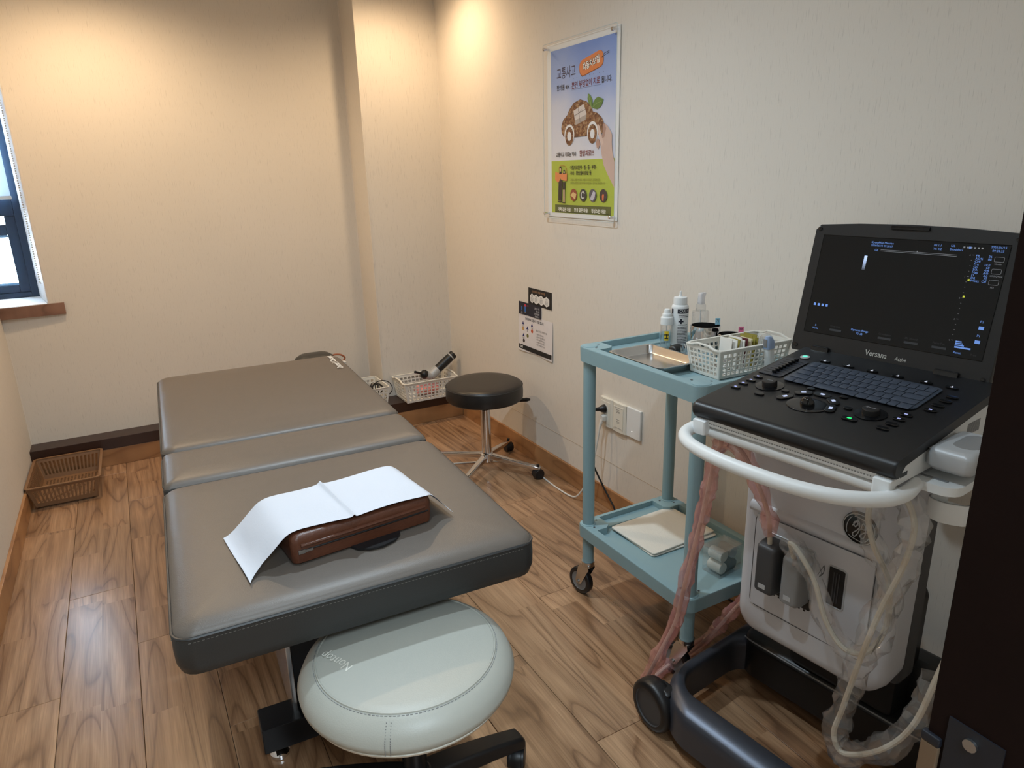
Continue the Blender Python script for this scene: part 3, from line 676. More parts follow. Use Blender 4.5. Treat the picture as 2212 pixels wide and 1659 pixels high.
mk.build('label_mark', MT['black'], lb2, mtx=Matrix.Rotation(math.radians(-130), 4, 'Z') @ Matrix.Translation((.0210, 0, 0)) @ Matrix.Rotation(PI/2, 4, 'Z'))
def wrapped(mb, r, ang0):
    mb.v = [((r+q[2])*math.cos(ang0+q[0]/r), (r+q[2])*math.sin(ang0+q[0]/r), q[1]) for q in mb.v]; return mb
cb_ = thing('squeeze_bottle', 'tall white squeeze bottle with navy lettering band and cross', 'bottle', (1.598, 1.730, TZ), 0, 'bottles on the trolley')
bottle_lathe(cb_, 'bottle_body', [(.001, 0), (.0265, 0), (.0285, .003), (.0285, .135), (.0265, .143), (.021, .147)], MT['white'])
bottle_lathe(cb_, 'cap', [(.0215, .146), (.0225, .147), (.0225, .168), (.021, .170), (.0075, .172), (.005, .175), (.0035, .189), (.0012, .191)], MT['white'])
navy = ink('navy', (20, 22, 40)); r_ = .0286
def dense_band(x0, x1, z0, z1, n=10):
    m = MB(); m.loft([[(x0+(x1-x0)*i/n, z, .0002) for i in range(n+1)] for z in (z0, z1)], cap=False, closed=False); return m
A0 = math.radians(-148)
for (x0, x1, z0, z1) in ((0, .045, .119, .134), (-.026, -.016, .117, .133), (-.028, -.016, .001, .010), (-.006, .045, .001, .010), (.004, .021, .090, .0955), (.0098, .0152, .0845, .1015)):
    wrapped(dense_band(x0, x1, z0, z1), r_, A0).build('print_block', navy, cb_, 60)
tx = MB(); tx.text('CARE S', .0125, .006, .1225, .0004, 'LEFT', .8)
wrapped(tx, r_, A0).build('lettering', MT['white'], cb_, 0)
tx = MB(); rp_ = random.Random(4)                     # rows of unreadable fine print
for zrow in (.112, .107, .080, .072, .067, .062, .057, .052, .047, .042, .037, .032, .026, .020, .016):
    x_ = .002 if zrow < .1 else .004
    while x_ < .036:
        w_ = rp_.uniform(.0012, .0042); tx.add([(x_, zrow, .0003), (x_+w_, zrow, .0003), (x_+w_, zrow+.0021, .0003), (x_, zrow+.0021, .0003)], [(0, 1, 2, 3)]); x_ += w_+rp_.uniform(.0005, .0012)
wrapped(tx, r_, A0).build('small_print', navy, cb_, 0, kind='stuff')
sb_ = thing('spray_bottle', 'clear square-shouldered spray bottle with translucent white nozzle', 'bottle', (1.640, 1.678, TZ), 0, 'bottles on the trolley')
bottle_lathe(sb_, 'bottle_body', [(.001, 0), (.0255, 0), (.0275, .003), (.0275, .122), (.0255, .127), (.012, .128)], MT['clearplastic'])
bottle_lathe(sb_, 'liquid', [(.001, .002), (.0258, .002), (.0258, .06), (.001, .06)], MT['liquid'])
bottle_lathe(sb_, 'collar', [(.012, .128), (.0165, .129), (.0165, .146), (.013, .152), (.012, .156)], MT['clearplastic'])
bottle_lathe(sb_, 'pump_tube', [(.002, .01), (.002, .13)], MT['white'], 8)
h = MB(); h.loft([ring(.010, .010, .006, .150), ring(.0105, .010, .006, .162), ring(.0105, .0095, .006, .174, .001), ring(.012, .009, .005, .184, .003), ring(.010, .007, .004, .187, .004)]); h.build('spray_head', clear('frosted_nozzle', (.9, .9, .92), .4, .2, .55, (.85, .85, .88)), sb_, 50)
for k, (x_, y_, h_, col, lab) in enumerate(((1.600, 1.612, .096, (150, 204, 226), 'blue'), (1.625, 1.528, .080, (240, 130, 170), 'pink'))):
    j = thing('steel_jar', 'open stainless steel jar with a small %s tab on its rim' % lab, 'jar', (x_, y_, TZ), 0, 'steel jars on the trolley')
    R0 = .047-.007*k
    m = MB(); m.lathe([(.001, 0), (R0-.006, 0), (R0-.004, .003), (R0-.004, h_*.52), (R0, h_*.55), (R0, h_-.001), (R0-.001, h_), (R0-.003, h_-.001), (R0-.004, h_*.55), (R0-.006, .004), (.001, .004)], 40)
    m.build('jar_wall', MT['chrome'], j, 40)
    f = MB().bbox(-.008, .008, -.0005, .0005, h_-.004, h_+.018, .0003).build('paper_tab', ink(lab+'_tab', col), j, loc=((R0-.0015)*.985, (R0-.0015)*-.17, 0), rot=(0, 0, math.radians(-34)))
    MB().text('기' if k == 0 else '부', .012, -.006, h_+.005, .0007, m=Matrix.Rotation(PI/2, 4, 'X')).build('tab_mark', navy, f, 0)
    ctn = MB()
    for i in range(14): a = i*2.4; q = .006+.0019*i; ctn.sphere((q*math.cos(a), q*math.sin(a), .012), .009, 7, 5)
    tag(ctn.build('cotton_balls', MT['paper'], None, 60, loc=(x_, y_, TZ), kind='stuff'), 'cotton balls lying in the steel jar with the %s tab' % lab, 'cotton')
gc = thing('glass_cup', 'small clear glass cup with pins standing before the white bottle', 'cup', (1.545, 1.632, TZ), 0)
MB().lathe([(.001, 0), (.018, 0), (.021, .004), (.022, .026), (.0205, .026), (.0195, .005), (.001, .004)], 24).build('cup_wall', MT['clearplastic'], gc, 40)
pn = MB()
for i in range(7): a = i*.9; pn.tube([(.010*math.cos(a), .010*math.sin(a), .006), (.017*math.cos(a+.4), .017*math.sin(a+.4), .032)], .0012, 5)
pn.build('pins', MT['chrome'], gc)
bp = MB(); bp.loft([ring(.026-i, .018-i, .010, z) for i, z in ((.003, 0), (0, .004), (.001, .012), (.006, .019), (.012, .021))])
tag(bp.build('black_pouch', MT['blackleather'], None, 50, loc=(1.553, 1.692, TZ), rot=(0, 0, .3)), 'small crumpled black pouch beside the clear pump bottle', 'pouch')
nb = thing('lattice_basket', 'long white lattice basket of packets on the trolley top', 'basket', (1.548, 1.420, TZ), math.radians(-2), 'white lattice baskets')
basket(nb, -.138, .138, -.068, .068, .003, .088, .012, 14, 7, 5, MT['bwhite'], .30, .005, hump=.008)
# packets and tools inside it
pc = [('white', (232, 230, 224)), ('olive', (150, 140, 60)), ('maroon', (96, 40, 44)), ('cream', (220, 210, 180))]
pcm = {n: ink('packet_'+n, c) for n, c in pc}
k = 0
for i in range(22):
    n = 'white' if i < 10 else ('maroon' if i < 12 else ('cream' if i < 16 else 'olive'))
    if i in (5, ): n = 'olive'
    xx = -.032+.0046*i; m = MB().bbox(-.0011, .0011, -.024, .024, 0, .080+.012*random.random(), .0005)
    nm = {'white': 'white', 'maroon': 'dark red', 'cream': 'cream', 'olive': 'olive green'}[n]
    tag(m.build('needle_packet', pcm[n], None, loc=(1.545+xx, 1.434+random.uniform(-.006, .012), TZ+.007), rot=(0, math.radians(random.uniform(2, 11)), math.radians(random.uniform(-6, 6)))),
        'thin %s paper packet standing in the row inside the long white basket' % nm, 'packet', nm+' packets in the long basket')
for i in range(9):
    a = random.uniform(-.5, .5); m = MB().tube([(-.022, 0, 0), (.022, 0, .004)], .0022, 6)
    tag(m.build('steel_lancet', MT['chrome'], None, loc=(1.455+.006*i, 1.405+.005*(i % 3), TZ+.028+.004*(i % 4)), rot=(0, random.uniform(-.4, .1), a)), 'short steel lancet lying at the near end inside the long white basket', 'lancet', 'lancets in the long basket')
ln = thing('lancing_device', 'white and blue pen-shaped lancing device hooked on the basket side', 'device', (1.583, 1.334, TZ+.0265), 0)
lmx = Matrix.Rotation(math.radians(-8), 4, 'Y')
MB().loft([ring(.013-i, .011-i, .008, z) for i, z in ((.003, 0), (0, .003), (0, .05), (-.001, .055))], m=lmx).build('barrel', MT['white'], ln, 50)
MB().loft([ring(.0145-i, .0125-i, .008, z, cx) for i, z, cx in ((.0, .054, 0), (0, .074, 0), (.004, .086, -.001), (.007, .090, -.002))], m=lmx).build('blue_head', pm('slate_blue_plastic', (150, 172, 206), .35), ln, 50)
MB().bbox(-.016, -.0125, -.006, .006, .060, .084, .001, m=lmx).build('grey_button', MT['midgrey'], ln)
tw = thing('cupping_jar', 'clear glass cupping jar leaning at the far end of the long white basket', 'jar', (1.646, 1.418, TZ+.006), 0)
MB().lathe([(.018, .02), (.020, .03), (.022, .07), (.016, .088), (.006, .094), (.001, .094)], 20, m=Matrix.Rotation(.15, 4, 'X')).build('jar_wall', MT['clearplastic'], tw, 50)
MB().tube([(.020*math.cos(2*PI*i/20), .020*math.sin(2*PI*i/20), .012) for i in range(20)], .003, 6, True).build('jar_lip', MT['clearplastic'], tw)
MB().cyl((0, 0, 0), .014, 0, .02, 16).build('jar_stand', MT['clearplastic'], tw)
# --- things on the lower tray
LZ = .2725
for k, (dz, dx, h_, lab) in enumerate(((0, 0, .007, 'lower of the two folded cream cloths on the trolley bottom tray'), (.0072, -.004, .008, 'upper folded cream cloth of the pair on the trolley bottom tray'))):
    m = MB(); m.loft([ring(.142-i, .112-i, .012, z) for i, z in ((.003, 0), (0, .002), (.0, h_-.002), (.003, h_))])
    o = m.build('folded_cloth', MT['cloth'], None, 50, loc=(1.515+dx, 1.668+k*.006, LZ+dz), rot=(0, 0, math.radians(-1+3*k))); tag(o, lab, 'cloth', 'folded cloths')
px = thing('clear_box', 'small clear plastic box with round rolls on the trolley bottom tray', 'box', (1.512, 1.394, LZ), math.radians(6))
MB().box(-.05, .05, -.035, .035, .0005, .085).build('box_wall', MT['clearplastic'], px, 0)
MB().box(-.051, .051, -.036, .036, .085, .090).build('lid', MT['clearplastic'], px, 0)
for i, (x_, z_, c_) in enumerate(((-.024, .024, 'offwhite'), (.024, .024, 'darkgrey'), (-.022, .066, 'offwhite'), (.024, .066, 'silver'))): MB().lathe([(.008, -.025), (.018, -.025), (.019, -.022), (.019, .022), (.018, .025), (.008, .025)], 20, m=Matrix.Translation((x_, 0, z_-.003)) @ Matrix.Rotation(PI/2, 4, 'X')).build('tape_roll', MT[c_], px)
# ------------------------------------------------------------------ wall sockets and cords (right wall)
def wallm(y, z, x=XR): return Matrix(((0, 0, -1, x), (-1, 0, 0, y), (0, 1, 0, z), (0, 0, 0, 1)))
SW = .0935
for k in range(3):
    lab = ['ivory twin power socket with two plugs in it, on the right wall', 'ivory data and phone socket plate between the other two plates', 'blank white cover plate with a tiny light, right of the sockets'][k]
    s_ = thing('wall_socket', lab, 'socket', mtx=wallm(2.413-SW*k, .403), group='wall plates in a row')
    if k < 2:
        m = MB(); m.loft([[(x_, y_, z_) for x_, z_ in ((.001, 0), (.001, .012), (.010, .017), (SW/2, .019), (SW-.010, .017), (SW-.001, .012), (SW-.001, 0))] for y_ in (.0, .13)]); m.build('plate', MT['offwhite'], s_, 30)
        MB().bbox(.014, SW-.014, .014, .116, .012, .0195, .001).build('insert', MT['offwhite'], s_)
    else:
        MB().bbox(.001, SW-.001, .0, .132, 0, .012, .003).build('plate', MT['white'], s_); MB().disc(SW*.42, .03, .002, .0122, 10).build('indicator', ink('indicator', (255, 255, 250), emit=2), s_, 0)
    if k == 0:
        for zz in (.040, .083): MB().lathe([(.019, .0192), (.019, .0198), (.0175, .0198)], 24, (SW/2, zz, 0), cap=False).build('socket_ring', MT['white'], s_)
    if k == 1:
        hl = MB()
        for zz in (.100, .093, .088, .055, .046, .040):
            for xx in (.036, .041, .048, .053): hl.box(xx, xx+.003, zz, zz+.0025, .0195, .0199)
        hl.build('port_marks', MT['darkgrey'], s_, 0)
        MB().box(.022, SW-.022, .018, .0195, .0195, .0199).box(.022, SW-.022, .1105, .112, .0195, .0199).build('label_slots', MT['midgrey'], s_, 0)
bk = thing('black_plug_cord', 'black plug and cord hanging from the upper socket', 'cord', (XR-.02, 2.368, .486))
MB().lathe([(.001, 0), (.019, 0), (.019, .006), (.016, .016), (.011, .024), (.009, .03), (.007, .055), (.005, .075)], 22, m=Matrix.Rotation(-PI/2, 4, 'Y') @ Matrix.Rotation(-.25, 4, 'X')).build('plug', MT['black'], bk, 45)
MB().tube(spline([(-.07, .018, 0), (-.085, .02, -.02), (-.09, .015, -.10), (-.075, .0, -.22), (-.045, -.05, -.34), (-.03, -.12, -.43), (-.04, -.16, -.476), (-.06, -.4, -.482), (-.05, -.9, -.482)], 8), .0042, 8).build('cord', MT['black'], bk)
wk = thing('white_plug_cord', 'white angled plug and cord hanging from the lower socket', 'cord', (XR-.02, 2.368, .443))
pl_ = MB(); pl_.loft([ring(.018, .014, .010, z) for z in (0, .012)] + [ring(.013, .011, .009, .020)], m=Matrix.Rotation(-PI/2, 4, 'Y')); pl_.build('plug', MT['cablewhite'], wk, 45)
MB().tube([(-.012, 0, -.008), (-.02, .004, -.03), (-.024, .006, -.05)], .007, 8, rf=lambda t, i: [.010, .007, .005][i]).build('strain_relief', MT['cablewhite'], wk, 45)
MB().tube(spline([(-.024, .006, -.05), (-.032, .012, -.12), (-.04, .03, -.22), (-.05, .05, -.30), (-.06, .09, -.38), (-.07, .14, -.430), (-.075, .25, -.4385), (-.07, .40, -.4385), (-.05, .55, -.4385), (-.09, .68, -.4385), (-.30, .80, -.4385), (-.50, .86, -.4385), (-.70, .85, -.4385), (-.95, .72, -.4385)], 8), .0042, 8).build('cord', MT['cablewhite'], wk)
# ------------------------------------------------------------------ ultrasound cart (local: x = along its front, y = depth, z = up)
CA = math.radians(7.2)
CM = Matrix.Translation((1.073, 1.091, 0)) @ Matrix.Rotation(math.atan2(-math.cos(CA), math.sin(CA)), 4, 'Z')
ct = thing('ultrasound_cart', 'white and charcoal wheeled ultrasound cart with grab handle and probe ports', 'cart', mtx=CM)
# base ring
OUT = [(p[0]+.205, p[1]+.325) for p in rr(.340, .305, .15, 10)]; INN = [(p[0]+.203, p[1]+.25) for p in rr(.300, .150, .07, 10)]
def bulge(p, k): return (p[0], p[1]-(k*max(0, 1-((p[0]-.203)/.34)**2) if p[1] < .2 else 0))
OUT = [bulge(p, .028) for p in OUT]; INN = [bulge(p, .022) for p in INN]
R = []
for o_, i_ in zip(OUT, INN):
    prof = [(0, .045), (0, .105), (.05, .128), (.14, .140), (.5, .152), (.86, .146), (.96, .138), (1, .125), (1, .045)]
    R.append([(o_[0]+(i_[0]-o_[0])*t, o_[1]+(i_[1]-o_[1])*t, z) for t, z in prof])
MB().loft(R, wrap=True).build('base_ring', MT['basebar'], ct, 60)
dk = MB(); dk.loft([ring(.300, .125, .06, z, .203, .495, 6) if i == 0 else ring(.300-i, .125-i, .055, z, .203, .495, 6) for i, z in ((0, .05), (0, .150), (.006, .163), (.02, .170))])
dk.build('rear_deck', MT['black'], ct, 50)
MB().tube(spline([(-.088, .395, .150), (-.06, .375, .163), (.0, .368, .167), (.2, .366, .168), (.4, .368, .167), (.46, .375, .163), (.49, .395, .15)], 6), .0022, 6).build('deck_edge', MT['midgrey'], ct)
MB().bbox(.30, .47, .45, .55, .165, .30, .03).build('rear_housing', MT['black'], ct)
for x_, y_, a in ((-.120, .040, .55), (.528, .040, .2), (-.07, .50, .4), (.47, .50, 1.2)):
    m = Matrix.Translation((x_, y_, .074)) @ Matrix.Diagonal((1.155, 1.155, 1.155, 1)) @ Matrix.Rotation(a-PI/2+.9, 4, 'Z') @ Matrix.Rotation(PI/2, 4, 'X')
    c = MB().lathe([(.046, -.023), (.055, -.023), (.062, -.018), (.064, -.008), (.064, .008), (.062, .018), (.055, .023), (.046, .023)], 36, m=m, cap=False).build('caster_tire', MT['black'], ct, 50)
    MB().lathe([(.001, -.019), (.044, -.019), (.0465, -.022), (.0465, .022), (.044, .019), (.001, .019)], 32, m=m).build('caster_disc', MT['darkgrey'], c, 40)
    MB().loft([ring(.030-i, .022-i, .012, z, x_*.93+.014, y_+.012) for i, z in ((.0, .10), (0, .135), (.008, .142))]).build('caster_mount', MT['black'], c, 50)
# column and white front body
MB().bbox(.03, .392, .275, .36, .34, .93, .02).build('rear_column', MT['darkgrey'], ct)
MB().bbox(.06, .35, .375, .50, .165, .50, .02).build('pedestal', MT['black'], ct)
bd = MB(); U0, U1, Z0, Z1 = .010, .402, .358, .905
cu, cz, hu, hz = (U0+U1)/2, (Z0+Z1)/2, (U1-U0)/2, (Z1-Z0)/2
Rg = []
for inset, v, sc in ((.010, .29, .97), (.002, .275, 1), (0, .215, 1), (.004, .196, 1), (.016, .184, 1), (.032, .180, 1)):
    Rg.append([(cu+p[0]*sc*(1-.02*(p[1] < 0)), v+(-.012*max(0, -p[1]/hz-.72)*3.2 if inset > 0 and v < .2 else 0), cz+p[1]) for p in rr(hu-inset, hz-inset, .055, 6)])
bd.loft(Rg); bd.build('front_body', MT['cartwhite'], ct, 50)
MB().loft([[(x_, v, z) for v, z in ((.182, .722), (.172, .716), (.168, .706), (.171, .698), (.182, .692))] for x_ in (.04, .36)]).build('body_ridge', MT['cartwhite'], ct, 60)
MB().bbox(.058, .350, .1755, .181, .440, .690, .003).build('port_panel', MT['cartwhite'], ct)
MB().tube([(p[0]+.204, .1765, p[1]+.565) for p in rr(.1475, .1265, .02, 5)], .0009, 5, True).build('panel_groove', MT['darkgrey'], ct)
# upper neck leaning back under the console
MB().loft([[(x_, v, z) for v, z in ((.19, .885), (.10, .925), (.10, .94), (.38, .94), (.38, .885))] for x_ in (.035, .385)]).build('neck', MT['cartwhite'], ct)
MB().bbox(-.008, .438, .03, .43, .922, .944, .008).build('dock_tray', MT['cartwhite'], ct)
for x_ in (.012, .418):
    MB().loft([ring(.017-i, .012-i, .005, z, x_, .002) for i, z in ((0, .930), (0, .960), (.003, .963))]).build('dock_clip', MT['white'], ct, 50)
# grab handle: loop with inner crossbar
hp = spline([(-.004, .085, .932), (-.018, .03, .932), (-.006, -.030, .932), (.04, -.072, .932), (.12, -.095, .932), (.215, -.102, .932), (.31, -.095, .932), (.385, -.068, .932), (.432, -.02, .932), (.444, .03, .932), (.436, .085, .932)], 7)
MB().tube(hp, .0145, 14, up=(0, 0, 1), sx=1.0).build('grab_handle', MT['white'], ct, 70)
MB().tube([(-.014, .018, .932), (.440, .018, .932)], .012, 12).build('handle_crossbar', MT['white'], ct)
for x_ in (-.008, .43): MB().bbox(x_-.014, x_+.014, .03, .16, .915, .94, .006).build('handle_arm', MT['cartwhite'], ct)
# ports, latches and logo
def port_frame(x0, x1, z0, z1, y): return MB().tube([(p[0]+(x0+x1)/2, y, p[1]+(z0+z1)/2) for p in rr((x1-x0)/2, (z1-z0)/2, .008, 4)], .0022, 6, True)
for x0, x1, z0, z1 in ((.092, .152, .508, .655), (.159, .217, .508, .655), (.250, .292, .540, .640)):
    f = port_frame(x0, x1, z0, z1, .1755).build('port_frame', MT['silver'], ct)
    MB().bbox(x0+.003, x1-.003, .1735, .1765, z0+.003, z1-.003, .001).build('port_socket', MT['black'] if x0 > .24 else MT['silver'], f)
    if x0 > .24:
        for i in range(3): MB().box(x0+.014+i*.006, x0+.0165+i*.006, .1725, .1737, z0+.012, z1-.012).build('contact_strip', MT['darkgrey'], f, 0)
    else:
        xc = x0+.047; MB().prism([(xc-.014, z0-.006), (xc+.012, z0-.006), (xc+.012, z0+.022), (xc-.003, z0+.022), (xc-.004, z0+.008), (xc-.014, z0+.008)], -.001, .004, m=Matrix.Translation((0, .1735, 0)) @ Matrix.Rotation(PI/2, 4, 'X')).build('port_latch', MT['black'], f)
        lk = MB()
        for dx in (-.012, .014): lk.box(x0+.028+dx, x0+.033+dx, .1749, .1754, z0-.016, z0-.0115); lk.tube([(x0+.0305+dx+.0016*math.cos(a), .175, z0-.0115+.0025*math.sin(a)) for a in [PI*i/6 for i in range(7)]], .0006, 4)
        lk.prism([(x0+.021, z0-.0155), (x0+.0335, z0-.0155), (x0+.0335, z0-.0105)], -.0004, .0002, m=Matrix.Translation((0, .175, 0)) @ Matrix.Rotation(PI/2, 4, 'X'))
        lk.build('lock_marks', MT['black'], f, 0)
MB().tube(spline([(.226, .1752, .60), (.232, .1752, .615), (.240, .1752, .632), (.239, .1752, .612), (.230, .1752, .598), (.236, .1752, .610)], 4), .0008, 4).build('probe_mark', MT['darkgrey'], ct)
lgm = Matrix.Translation((.305, .1785, .752)) @ Matrix.Rotation(PI/2, 4, 'X')
lg = MB().lathe([(.001, .004), (.035, .004), (.037, .003), (.038, -.002)][::-1], 40, m=lgm).build('logo_badge', MT['blackgloss'], ct, 40, label='round black logo badge')
s_ = MB(); s_.tube([tuple(lgm @ Vector((.0345*math.cos(2*PI*i/40), .0345*math.sin(2*PI*i/40), .005))) for i in range(40)], .0012, 5, True)
for a0, a1, r0 in ((2.2, 3.7, .029), (.6, 2.0, .029), (5.3, 6.9, .029), (3.9, 5.1, .029)): s_.tube([tuple(lgm @ Vector(((r0-.003*math.sin(PI*i/8))*math.cos(a0+(a1-a0)*i/8), (r0-.003*math.sin(PI*i/8))*math.sin(a0+(a1-a0)*i/8), .005))) for i in range(9)], .001, 4)
s_.tube([tuple(lgm @ Vector((p[0], p[1], .005))) for p in spline([(-.014, .004, 0), (-.008, .014, 0), (-.003, .012, 0), (-.008, .003, 0), (-.012, .012, 0), (-.002, .018, 0), (.001, .006, 0), (-.004, -.004, 0), (-.012, -.014, 0), (-.008, -.02, 0), (-.002, -.012, 0), (.002, .0, 0), (.006, .003, 0)], 5)], .0013, 5)
s_.tube([tuple(lgm @ Vector((p[0], p[1], .005))) for p in spline([(.014, .012, 0), (.008, .016, 0), (.005, .006, 0), (.012, .003, 0), (.014, .012, 0), (.015, -.004, 0), (.011, -.018, 0), (.004, -.014, 0), (.012, -.004, 0), (.02, 0, 0)], 5)], .0013, 5)
s_.build('logo_script', MT['silver'], lg)
# right-hand probe holder arms
hd = MB(); hd.loft([ring(.044, .085, .03, z, .462, .17) for z in (.925, .942)]); hd.build('holder_shelf', MT['white'], ct, 50)
MB().bbox(.432, .480, .11, .117, .9415, .9435, .001).build('shelf_slot', MT['midgrey'], ct)
cu_ = MB(); P = [(.438, .235), (.438, .165), (.445, .148), (.465, .142), (.493, .152), (.505, .17), (.505, .24)]
pp_ = spline([(p[0], p[1], 0) for p in P], 4)
cu_.loft([[(p.x, p.y, .848) for p in pp_], [(p.x, p.y, .888) for p in pp_]], cap=False, closed=False); cup = cu_.build('cup_holder', MT['white'], ct, 60, .006)
MB().prism([(p.x, p.y) for p in pp_], .846, .852).build('cup_floor', MT['white'], cup)
MB().bbox(.412, .440, .16, .25, .85, .93, .006).build('holder_bracket', MT['cartwhite'], ct)
# ------------------------------------------------------------------ ultrasound console on the cart
cn = thing('ultrasound_console', 'black laptop-style ultrasound console with open screen, docked on the cart', 'ultrasound machine', mtx=CM @ Matrix.Translation((0, 0, .944)))
Z_ = .944
def cloft(name, prof, x0, x1, mat, parent=cn, b=.006, smooth=40):
    R = []
    vc = sum(p[0] for p in prof)/len(prof); zc = sum(p[1] for p in prof)/len(prof)
    for x_, k in ((x0, .985), (x0+b*.4, .995), (x0+b, 1), (x1-b, 1), (x1-b*.4, .995), (x1, .985)):
        R.append([(x_, vc+(v-vc)*k, zc+(z-zc)*k-Z_) for v, z in prof])
    return MB().loft(R).build(name, mat, parent, smooth)
cloft('base_shell', [(.008, .947), (.004, .952), (.004, .966), (.03, .984), (.425, 1.034), (.43, 1.03), (.43, .947)], -.006, .434, MT['white'])
cloft('top_cover', [(.002, .9645), (-.006, .975), (-.007, .987), (-.002, .996), (.008, 1.001), (.43, 1.0537), (.436, 1.048), (.434, 1.034), (.03, .983), (.012, .9645)], -.010, .438, MT['black'])
vt = MB()
for i in range(70): vt.box(.02+i*.0058, .0228+i*.0058, .0030, .0045, .955-Z_, .957-Z_)
vt.build('vent_holes', MT['midgrey'], cn, 0, kind='stuff')
KT = math.atan(.125)
PMX = Matrix.Translation((0, 0, 1.0012-Z_)) @ Matrix.Rotation(KT, 4, 'X')      # control-panel plane: x = u, y = v along the slope
def cp(v): return v/math.cos(KT)
lit = ink('lit_legend', (176, 182, 240), emit=.35); litgreen = ink('lit_green', (40, 230, 120), emit=.9)
kbt = MB(); kbt.loft([ring(.1465, .066, .012, z, .216, cp(.276)) for z in (0, .0022)]); kb = kbt.build('keyboard', pm('slate_key_mat', (58, 66, 78), .35), cn, 40, mtx=PMX)
keys = {}
def key(w_, d_):
    if (w_, d_) not in keys:
        m = MB().bbox(-w_/2, w_/2, -d_/2, d_/2, 0, .0022, .0012).mesh('key'); m.materials.append(pm('slate_key', (66, 74, 88), .38)); keys[(w_, d_)] = m
    return keys[(w_, d_)]
rows = [[1]*15, [1.5]+[1]*12+[1.5], [1.8]+[1]*11+[2.2], [2.3]+[1]*10+[2.7], [1.3, 1.3, 1.3, 5.1, 1.3, 1.3, 1, 1, 1.4]]
for r_i, row_ in enumerate(rows):
    uw = .280/sum(row_); x_ = .076
    for k_ in row_:
        w_ = k_*uw
        o = bpy.data.objects.new('key', key(round(w_-.0016, 5), .0222)); C.objects.link(o); o.parent = kb
        o.location = (x_+w_/2, cp(.329-.0262*(r_i+.5)+.008)-.004, .0022); x_ += w_
# dark inner panels under the controls
def button(u, v, rx=.012, ry=.0062, legend=True, lm=None, ang=0, mat='blackgloss'):
    b_ = MB().loft([[(p[0], p[1], z) for p in rr(rx-i, ry-i, min(rx, ry)-i-.0003, 4)] for i, z in ((0, 0), (0, .0018), (.0012, .0026))]).build('button', MT[mat], cn, 50, mtx=PMX @ Matrix.Translation((u, cp(v), 0)) @ Matrix.Rotation(ang, 4, 'Z'))
    if legend: MB().box(-rx*.26, rx*.26, -ry*.36, ry*.36, .0026, .0029).build('lit_legend', lm or lit, b_, 0)
    return b_
for u, v in ((.016, .112), (.016, .140), (.019, .165), (.019, .192)): button(u, v)
button(.080, .110, legend=False)
for u, v in ((.390, .311), (.389, .285), (.387, .258), (.386, .228), (.362, .182), (.361, .156), (.361, .129), (.357, .103)): button(u, v, legend=u < .387 and v > .14)
for i, u in enumerate((.087, .145, .201, .258, .318, .369)):
    b_ = button(u, .359, .013, .0055, legend=False)
    MB().poly([(-.002, .0012), (.002, .0012), (0, .0045)], .0028).box(-.0025, .0025, -.0038, -.0012, .0027, .0029).build('arrow_legend', ink('legend_white', (220, 224, 240), emit=.6), b_, 0)
for u, v, a in ((.133, .127, 1.1), (.152, .167, .6), (.189, .179, 0), (.223, .162, -.7), (.238, .127, -1.3)): button(u, v, .019, .010, True, ink('legend_cool', (190, 200, 230), emit=.5), a)
for u, v in ((.115, .155), (.152, .195), (.228, .194), (.263, .148)): button(u, v, .009, .006, legend=False)
button(.290, .105, .016, .0075, True, litgreen)
pw = MB().lathe([(.0115, 0), (.0115, .001), (.010, .002), (.001, .002)], 24).build('power_button', MT['silver'], cn, 40, mtx=PMX @ Matrix.Translation((.033, cp(.361), 0)))
MB().disc(0, 0, .006, .0023, 18).build('power_glow', ink('teal_glow', (90, 220, 190), emit=1.0), pw, 0)
for u, v, cap in ((.070, .163, 'Gain'), (.309, .150, 'Zoom')):
    ds = MB().lathe([(.031, 0), (.031, .0006), (.022, -.0008+.002), (.018, .0016)], 32).build('dial_dish', MT['blackgloss'], cn, 60, mtx=PMX @ Matrix.Translation((u, cp(v), 0)))
    MB().lathe([(.0165, .001), (.0165, .011), (.015, .013), (.012, .0135), (.001, .0135)], 32).build('dial_knob', MT['black'], ds, 40)
    MB().text(cap, .008, 0, -.002, .0138, 'CENTER').build('dial_legend', ink('dial_grey', (170, 172, 180)), ds, 0)
bw = MB().lathe([(.044, 0), (.043, .0008), (.034, .0012), (.02, .001)], 40).build('trackball_well', MT['blackgloss'], cn, 60, mtx=PMX @ Matrix.Translation((.191, cp(.118), 0)) @ Matrix.Diagonal((1, .8, 1, 1)))
MB().sphere((0, 0, .003), .0155, 24, 12).build('trackball', pm('trackball_black', (10, 10, 12), .04), bw, 80)
# slider bank
sb = MB().loft([ring(.031, .060, .008, z, .030, cp(.277)) for z in (0, .0012)]).build('slider_bank', pm('slider_recess', (44, 48, 56), .4), cn, 40, mtx=PMX)
for i in range(8):
    vv_ = cp(.232+.0128*i)
    MB().box(.008, .054, vv_-.0012, vv_+.0012, .0012, .0016).build('slider_slot', MT['black'], sb, 0)
    MB().bbox(.030, .040, vv_-.0038, vv_+.0038, .0016, .009, .002).build('slider_knob', MT['blackgloss'], sb)
# side details of the shell
MB().box(.4335, .4345, .025, .05, .960-Z_, .968-Z_).build('side_port', MT['black'], cn, 0)
bc = MB()
for i in range(12): bc.box(.4336, .4346, .29+i*.005, .2925+i*.005, .975-Z_, 1.0-Z_)
bc.build('barcode_label', MT['midgrey'], cn, 0)
